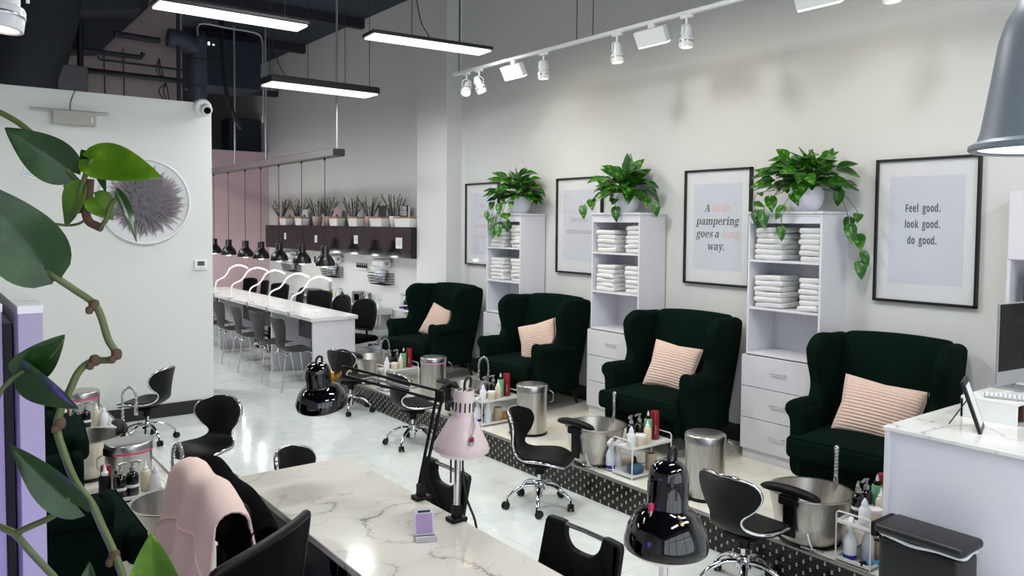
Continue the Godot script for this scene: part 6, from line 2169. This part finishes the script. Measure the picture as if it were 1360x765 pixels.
		p.z += (u - 0.7) * 0.2 * fold * a + 0.012 * sin(u * 22 + v * 5) * fold
		p.y += 0.012 * sin(u * 9.0 + 1.0) * (1 - fold)
		return p
	o = thing("pink_coat", "pale pink coat draped over a chair back left of the marble table", "coat", Vector3.ZERO)
	st = mk()
	var f1 := func(u: float, v: float) -> Vector3:
		return drape.call(u, v, 0.885, -3.40, -2.80, 1.04, 1.02, 0.70, 0.30, 0.06)
	sheet(st, f1, 40, 40, 0.008)
	obj("cloth", st, M.coat_pink, o)
	st = mk()
	var seam := []
	for k in 25:
		seam.append(f1.call(k / 24.0, 0.58 - 0.05 * sin(k / 24.0 * PI)) + Vector3(-0.005, 0, 0.002))
	tube(st, seam, 0.0045, 6)
	obj("seam_piping", st, M.coat_edge, o)
	o = thing("black_jacket", "black jacket draped over the same chair behind the pink coat", "jacket", Vector3.ZERO)
	st = mk()
	var f2 := func(u: float, v: float) -> Vector3:
		return drape.call(u, v, 1.0, -3.56, -2.80, 1.0, 0.94, 0.25, 0.55, 0.04)
	sheet(st, f2, 34, 30, 0.009)
	obj("cloth", st, M.cloth_black, o)

func reception() -> void:
	var o := thing("reception_counter", "white glossy reception counter with a marble top at the right edge", "counter")
	var st := mk()
	rbox(st, Vector3(4.26, 0.505, -0.97), Vector3(1.02, 1.01, 1.9), 0.003)
	obj("body", st, M.white_gloss, o)
	st = mk()
	rbox(st, Vector3(3.746, 0.505, -1.912), Vector3(0.02, 1.01, 0.024), 0.002)
	obj("corner_trim", st, M.white_lam, o)
	st = mk()
	rbox(st, Vector3(4.265, 1.02, -0.97), Vector3(1.06, 0.02, 1.93), 0.003)
	obj("counter_top", st, M.marble_b, o)
	o = thing("monitor_riser", "low white riser box on the marble reception counter", "riser", Vector3(4.55, 1.03, -1.67), 0.0)
	st = mk()
	rbox(st, Vector3(0, 0.102, 0), Vector3(0.6, 0.014, 0.26), 0.002)
	rbox(st, Vector3(-0.293, 0.0475, 0), Vector3(0.014, 0.095, 0.26), 0.002)
	rbox(st, Vector3(0.293, 0.0475, 0), Vector3(0.014, 0.095, 0.26), 0.002)
	rbox(st, Vector3(0, 0.0475, -0.123), Vector3(0.6, 0.095, 0.014), 0.002)
	obj("box", st, M.white, o)
	st = mk()
	rbox(st, Vector3(-0.05, 0.05, 0.07), Vector3(0.3, 0.08, 0.1), 0.003)
	obj("cubby_content", st, M.brown, o)
	# computer seen from its side
	o = thing("desktop_monitor", "silver desktop computer with a dark screen on the riser, cut off by the right edge", "monitor", Vector3(4.66, 1.139, -1.66), -0.12)
	st = mk()
	rbox(st, Vector3(0, 0.29, 0), Vector3(0.54, 0.36, 0.016), 0.005)
	rbox(st, Vector3(0, 0.082, 0), Vector3(0.54, 0.07, 0.016), 0.005)
	obj("case", st, M.silver, o)
	st = mk()
	rbox(st, Vector3(0, 0.293, 0.0085), Vector3(0.535, 0.345, 0.003), 0.001)
	obj("screen", st, M.screen, o)
	st = mk()
	plate(st, crom([Vector2(-0.011, 0.0), Vector2(-0.006, -0.013), Vector2(0.0, -0.011), Vector2(0.006, -0.013), Vector2(0.011, 0.0), Vector2(0.008, 0.010), Vector2(0.0, 0.008), Vector2(-0.008, 0.010)], 4, true), 0.001, 0.0, Transform3D(Basis.IDENTITY, Vector3(0, 0.082, 0.0086)))
	rbox(st, Vector3(0.003, 0.097, 0.0086), Vector3(0.004, 0.006, 0.001), 0.0003)
	obj("logo", st, M.screen, o)
	st = mk()
	tube(st, crom([Vector3(0, 0.22, -0.012), Vector3(0, 0.1, -0.05), Vector3(0, 0.015, -0.12)], 5), 0.05, 10, false, 0.12)
	rbox(st, Vector3(0, 0.005, -0.06), Vector3(0.16, 0.008, 0.17), 0.003)
	obj("stand", st, M.silver, o)
	o = thing("keyboard", "pale slim keyboard on the white riser", "keyboard", Vector3(4.38, 1.139, -1.59), -1.2)
	st = mk()
	rbox(st, Vector3(0, 0.006, 0), Vector3(0.28, 0.01, 0.1), 0.003)
	obj("base", st, M.silver, o)
	st = mk()
	for i in 14:
		for j in 5:
			rbox(st, Vector3(-0.128 + i * 0.0197, 0.013, -0.038 + j * 0.019), Vector3(0.016, 0.005, 0.015), 0.001)
	obj("keys", st, M.white, o).set_meta("kind", "stuff")
	o = thing("picture_stand", "black photo frame leaning on its wire leg on the reception counter", "photo frame", Vector3(4.03, 1.03, -1.64), -1.25)
	st = mk()
	var lean := rot(Vector3.BACK, 19, Vector3(0.03, 0.0, 0))
	rbox(st, Vector3(0, 0.125, 0), Vector3(0.016, 0.25, 0.19), 0.003, lean)
	obj("frame", st, M.frame_black, o)
	st = mk()
	rbox(st, Vector3(0.0085, 0.125, 0), Vector3(0.002, 0.2, 0.14), 0.0005, lean)
	obj("photo", st, M.paper, o)
	st = mk()
	tube(st, [lean * Vector3(-0.006, 0.16, 0.0), Vector3(-0.11, 0.004, -0.03)], 0.003, 6)
	obj("wire_leg", st, M.frame_black, o)
	# black pedal bin in front of it
	o = thing("slim_bin", "slim black pedal bin with a white bag edge against the reception counter", "trash can", Vector3(3.60, 0, -1.645), 0.0)
	st = mk()
	rbox(st, Vector3(0.0, 0.295, 0), Vector3(0.19, 0.57, 0.36), 0.03, Transform3D.IDENTITY, 3, 1, 1)
	obj("body", st, M.bin_black, o)
	st = mk()
	var ring := []
	for k in 40:
		var a := TAU * k / 40
		var q := Vector2(cos(a), sin(a))
		var e := 1.0 / pow(pow(absf(q.x), 7.0) + pow(absf(q.y), 7.0), 1 / 7.0)
		ring.append(Vector3(q.x * e * 0.098, 0.588 + 0.006 * sin(a * 5 + 1), q.y * e * 0.183))
	tube(st, ring, 0.008, 6, true)
	obj("bag_edge", st, M.bag_white, o)
	st = mk()
	rbox(st, Vector3(0.0, 0.615, 0), Vector3(0.22, 0.045, 0.39), 0.02, Transform3D.IDENTITY, 2, 1, 1)
	obj("lid", st, M.bin_black, o)
	st = mk()
	rbox(st, Vector3(0.0, 0.60, -0.2), Vector3(0.19, 0.07, 0.03), 0.008)
	obj("hinge", st, M.plastic_black, o)
	# wall cupboard and pendant over the counter
	o = thing("wall_cupboard", "white wall cupboard with an open shelf below, at the right edge behind the monitor", "cabinet", Vector3(5.418, 1.42, -1.56), -PI / 2)
	st = mk()
	rbox(st, Vector3(0, 0.585, 0.10), Vector3(0.82, 0.41, 0.2), 0.003)
	obj("closed_part", st, M.white_lam, o)
	st = mk()
	rbox(st, Vector3(0, 0.585, 0.208), Vector3(0.815, 0.4, 0.016), 0.003)
	obj("door", st, M.white_lam, o)
	st = mk()
	for s in [-1, 1]:
		rbox(st, Vector3(s * 0.40, 0.19, 0.11), Vector3(0.02, 0.38, 0.21), 0.002)
	rbox(st, Vector3(0, 0.01, 0.11), Vector3(0.82, 0.02, 0.21), 0.002)
	rbox(st, Vector3(0, 0.19, 0.006), Vector3(0.8, 0.38, 0.01), 0.002)
	obj("open_shelf", st, M.white_lam, o)
	st = mk()
	rbox(st, Vector3(5.33, 1.70, -1.86), Vector3(0.12, 0.1, 0.14), 0.02, Transform3D.IDENTITY, 2, 1, 1)
	o = thing("storage_jar", "brown jar on the open shelf of the wall cupboard", "jar", Vector3(5.3, 1.44, -1.84), 0.0)
	st = mk()
	lathe(st, [Vector2(0, 0), Vector2(0.06, 0), Vector2(0.066, 0.01), Vector2(0.066, 0.24), Vector2(0.05, 0.27), Vector2(0, 0.27)], 16)
	obj("body", st, M.brown, o)
	st = mk()
	lathe(st, [Vector2(0.052, 0.268), Vector2(0.055, 0.27), Vector2(0.055, 0.3), Vector2(0, 0.302)], 16)
	obj("lid", st, M.wood_lid, o)
	o = thing("dome_pendant", "large grey dome pendant cut off at the top right corner", "pendant lamp", Vector3(2.215, 2.185, -0.735), 0.0)
	st = mk()
	lathe(st, [Vector2(0.172, 0.004), Vector2(0.186, 0.0), Vector2(0.192, 0.006), Vector2(0.19, 0.016), Vector2(0.172, 0.026), Vector2(0.165, 0.05), Vector2(0.148, 0.16), Vector2(0.132, 0.27), Vector2(0.118, 0.32), Vector2(0.09, 0.37), Vector2(0.06, 0.40), Vector2(0.05, 0.42), Vector2(0.05, 0.5), Vector2(0, 0.505)], 44)
	obj("shade", st, M.lamp_grey, o)
	st = mk()
	lathe(st, [Vector2(0, 0.02), Vector2(0.12, 0.016), Vector2(0.17, 0.006)], 32)
	obj("diffuser", st, M.led_soft, o)
	st = mk()
	tube(st, [Vector3(0, 0.5, 0), Vector3(0, 2.815, 0)], 0.005, 6)
	obj("cord", st, M.cable_black, o)
	spot_light(o, Vector3(0, 0.0, 0), Vector3.DOWN, 0.7, LAMP_WARM, 70.0, 0.15)

func left_station() -> void:
	# two slim purple-lit panels with marble caps, a dark gap between
	for k in 2:
		var x0: float = [0.190, 0.112][k]
		var x1: float = [0.240, 0.165][k]
		var z1: float = [-2.13, -2.20][k]
		var o := thing("room_divider", "tall slim marble-capped divider panel lit purple, the %s one" % ["right", "left"][k], "divider", Vector3((x0 + x1) / 2, 0, (z1 - 3.3) / 2), 0.0, "divider panels")
		var st := mk()
		rbox(st, Vector3(0, 0.89, 0), Vector3(x1 - x0, 1.78, z1 + 3.3), 0.002)
		obj("panel", st, M.purple_lit_panel, o)
		st = mk()
		rbox(st, Vector3(0, 1.79, 0), Vector3(x1 - x0 + 0.002, 0.02, z1 + 3.302), 0.002)
		obj("cap", st, M.marble_b, o)
	var st := mk()
	rbox(st, Vector3(0.1775, 0.88, -2.76), Vector3(0.02, 1.74, 1.06), 0.001)  # dark strip standing in for shade between the panels
	tag(obj("room_divider", st, M.wood_black), "dark filler for the shadow in the gap between the two divider panels", "divider")
	var o := thing("unseen_purple_light", "unseen purple light tube left of the viewer, placed to light the divider panels", "light", Vector3(-0.16, 0.72, -1.68), 0.0)  # unseen purple source, its shape and place chosen to tint the panels
	st = mk()
	tube(st, [Vector3(0, -0.72, 0), Vector3(0, 0.36, 0)], 0.012, 8)
	obj("stand", st, M.plastic_black, o)
	st = mk()
	tube(st, [Vector3(0, 0.36, 0), Vector3(0, 0.76, 0)], 0.02, 10)
	obj("glow_tube", st, glow(Color(0.5, 0.25, 1.0), 2.0), o)
	var l := OmniLight3D.new()
	l.name = "glow"
	o.add_child(l, true)
	l.position = Vector3(0.04, 0.56, -0.03)
	l.light_color = Color(0.5, 0.18, 1.0)
	l.light_energy = 0.26
	l.light_size = 0.15
	l.omni_range = 20.0
	l.omni_attenuation = 2.0
	l.shadow_enabled = true
	# armchairs
	var wc := wing_chair("dark green wing chair on the left step, nearest, seen from behind the divider panels", "green wing chairs on the left step")
	wc.position = Vector3(0.33, 0.21, -3.93)
	wc.rotation.y = PI / 2
	dup(wc, "wing_chair", Vector3(0.42, 0.21, -5.75), PI / 2 - 0.1, "dark green wing chair on the left step, farther back, mostly hidden by the vine")
	steel_bin("round steel pedal bin with a pink bag edge on the left step, the nearer one", Vector3(1.09, 0.21, -5.53), 2.0, 0.142, 0.36, M.hot_pink)
	steel_bin("round steel pedal bin with a pink bag edge on the left step, the farther one", Vector3(1.10, 0.21, -7.40), 2.0, 0.142, 0.36, M.hot_pink)
	for k in 2:
		var w: String = ["nearer left rack", "farther left rack"][k]
		var c := Vector3([0.94, 0.98][k], 0.21, [-4.90, -6.68][k])
		rack("white two-tier bottle rack on the left step, the %s one" % ["nearer", "farther"][k], c, 0.0)
		bottle("black", "black bottle with a white nozzle on the top tray of the " + w, c + Vector3(-0.10, 0.211, 0.0), 0, 1.15)
		bottle("tall_red", "dark red bottle at the back of the top tray of the " + w, c + Vector3(-0.085, 0.211, -0.06), 0, 0.85)
		bottle("tall_green", "lime green bottle on the top tray of the " + w, c + Vector3(-0.03, 0.211, -0.02), 0, 0.8)
		bottle("pump", "black pump bottle, right one, on the top tray of the " + w, c + Vector3(0.04, 0.211, 0.02), -0.3)
		bottle("pump", "black pump bottle, left one, on the top tray of the " + w, c + Vector3(-0.03, 0.211, 0.045), 0.5)
		bottle("dropper", "cream nozzle bottle on the top tray of the " + w, c + Vector3(0.12, 0.211, -0.03), 0)
		bottle("shaker", "white powder bottle on the top tray of the " + w, c + Vector3(0.16, 0.211, 0.03), 0)
		bottle("spray", "frosted spray bottle on the lower tray of the " + w, c + Vector3(0.14, 0.013, 0.04), 0, 0.9)
	foot_basin("brushed steel foot basin on the left step, farther one", Vector3(0.93, 0.21, -6.12), PI / 2)
	foot_basin("brushed steel foot basin on the left step, nearer one", Vector3(1.10, 0.21, -4.42), PI / 2)
	spring_tap("chrome spring-hose tap on the left step, in front of the farther stool", Vector3(1.33, 0.21, -6.95), 0.9, 0.44, 0.11)
	spring_tap("chrome tap with a coiled hose on the left step, half behind the pink coat", Vector3(1.16, 0.21, -4.72), 1.3, 0.52, 0.05)
	st = mk()
	rbox(st, Vector3(1.28, 0.235, -6.62), Vector3(0.12, 0.05, 0.2), 0.02, Transform3D.IDENTITY, 2, 1, 1)
	tag(obj("shower_hose_holder", st, M.silver), "silver hand-shower holder on the left step behind the stool", "fixture")

func partition_things() -> void:
	# feather disc
	var o := thing("feather_disc", "round clear dish of mauve feathers hanging on the white partition", "wall ornament", Vector3(1.85, 2.182, -8.464), 0.0)
	var st := mk()
	tube(st, circle_pts(Vector3(0, 0, 0.03), 0.415, 56, Vector3.BACK), 0.012, 8, true)
	obj("rim", st, M.white, o)
	st = mk()
	lathe(st, [Vector2(0, 0.0), Vector2(0.41, 0.0), Vector2(0.41, 0.012), Vector2(0, 0.012)], 48, Transform3D(Basis(Vector3.RIGHT, PI / 2), Vector3(0, 0, 0.0)))
	obj("dish", st, mat(Color(0.86, 0.86, 0.87), 0.3), o)
	var r := RandomNumberGenerator.new()
	r.seed = 77
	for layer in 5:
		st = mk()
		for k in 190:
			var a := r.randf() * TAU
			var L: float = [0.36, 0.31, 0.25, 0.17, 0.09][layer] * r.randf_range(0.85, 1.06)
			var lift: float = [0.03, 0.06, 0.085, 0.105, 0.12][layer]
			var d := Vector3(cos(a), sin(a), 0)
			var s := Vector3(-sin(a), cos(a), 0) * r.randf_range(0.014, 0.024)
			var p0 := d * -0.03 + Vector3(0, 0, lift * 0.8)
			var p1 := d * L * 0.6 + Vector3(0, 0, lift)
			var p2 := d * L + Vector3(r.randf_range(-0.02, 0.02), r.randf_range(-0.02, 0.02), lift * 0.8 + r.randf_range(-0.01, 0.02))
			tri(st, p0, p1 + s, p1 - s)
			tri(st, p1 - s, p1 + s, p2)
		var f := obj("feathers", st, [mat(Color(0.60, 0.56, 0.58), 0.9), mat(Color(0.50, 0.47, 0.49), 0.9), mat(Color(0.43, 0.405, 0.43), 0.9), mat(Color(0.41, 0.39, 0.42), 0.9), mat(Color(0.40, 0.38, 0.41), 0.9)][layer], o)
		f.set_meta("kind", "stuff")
	o = thing("emergency_light", "grey box on a horizontal rod near the top of the white partition", "emergency light", Vector3(1.235, 2.885, -8.464), 0.0)
	st = mk()
	rbox(st, Vector3(0, 0.06, 0.04), Vector3(0.36, 0.125, 0.07), 0.004)
	obj("case", st, mat(Color(0.66, 0.65, 0.62), 0.4), o)
	st = mk()
	tube(st, [Vector3(-0.36, 0.125, 0.05), Vector3(0.29, 0.125, 0.05)], 0.010, 8)
	obj("rod", st, M.silver, o)
	st = mk()
	rbox(st, Vector3(0.145, 0.05, 0.076), Vector3(0.014, 0.05, 0.004), 0.001)
	obj("slot", st, M.white, o)
	st = mk()
	tube(st, crom([Vector3(-0.03, 0.12, 0.02), Vector3(-0.02, 0.22, 0.006), Vector3(0.015, 0.32, 0.006)], 4), 0.004, 5)
	obj("cord", st, M.cable, o)
	o = thing("clear_card", "small clear card with grey marks on the white partition, behind the vine leaf", "card", Vector3(0.875, 2.42, -8.465), 0.0)
	st = mk()
	rbox(st, Vector3(0, 0, 0.005), Vector3(0.11, 0.09, 0.008), 0.002, rot(Vector3.BACK, -18))
	obj("card", st, M.frost, o)
	st = mk()
	for k in 3:
		rbox(st, Vector3(0, 0.02 - k * 0.02, 0.0095), Vector3(0.08, 0.006, 0.001), 0.0003, rot(Vector3.BACK, -18))
	obj("marks", st, M.ink_grey, o)
	o = thing("thermostat", "small white thermostat with a dark display near the partition's right edge", "thermostat", Vector3(2.374, 1.50, -8.465), 0.0)
	st = mk()
	rbox(st, Vector3(0, 0.04, 0.012), Vector3(0.13, 0.105, 0.026), 0.008)
	obj("case", st, M.white, o)
	st = mk()
	rbox(st, Vector3(0, 0.055, 0.0255), Vector3(0.07, 0.045, 0.003), 0.001)
	obj("display", st, M.grey_cab, o)
	st = mk()
	for k in 3:
		rbox(st, Vector3(-0.025 + k * 0.025, 0.008, 0.0255), Vector3(0.012, 0.01, 0.003), 0.001)
	obj("buttons", st, M.silver, o)
	o = thing("security_camera", "white dome security camera at the top right corner of the partition", "camera", Vector3(2.405, 3.157, -8.455), 0.0)
	st = mk()
	lathe(st, [Vector2(0, -0.01), Vector2(0.085, -0.01), Vector2(0.09, 0.0), Vector2(0.088, 0.03), Vector2(0.07, 0.05), Vector2(0, 0.052)], 24, Transform3D(Basis(Vector3.RIGHT, PI / 2), Vector3.ZERO))
	obj("mount", st, M.white, o)
	var ball := Transform3D(Basis(Vector3.RIGHT, PI / 2 + 0.35), Vector3(0.02, -0.025, 0.07))
	st = mk()
	lathe(st, [Vector2(0, -0.06), Vector2(0.04, -0.05), Vector2(0.06, -0.015), Vector2(0.06, 0.015), Vector2(0.048, 0.042), Vector2(0, 0.045)], 20, ball)
	obj("eyeball", st, M.white, o)
	st = mk()
	lathe(st, [Vector2(0, 0.043), Vector2(0.036, 0.043), Vector2(0.034, 0.05), Vector2(0, 0.051)], 18, ball)
	obj("lens", st, M.screen, o)
	# white spotlight at the top left, close to the viewer
	track_spot(Vector3(0.30, 3.03, -3.58), Vector3(-0.1, -1, 0.05), "big white spotlight hanging at the top left corner", 0.2)
	o = get_child(get_child_count() - 1)
	o.scale = Vector3(1.35, 1.35, 1.35)
	st = mk()
	tube(st, [Vector3(0.30, 3.03, -3.58), Vector3(0.30, 5.0, -3.58)], 0.012, 8)
	tag(obj("spotlight_stem", st, M.white_metal), "white rod that holds the big spotlight at the top left corner", "rod")
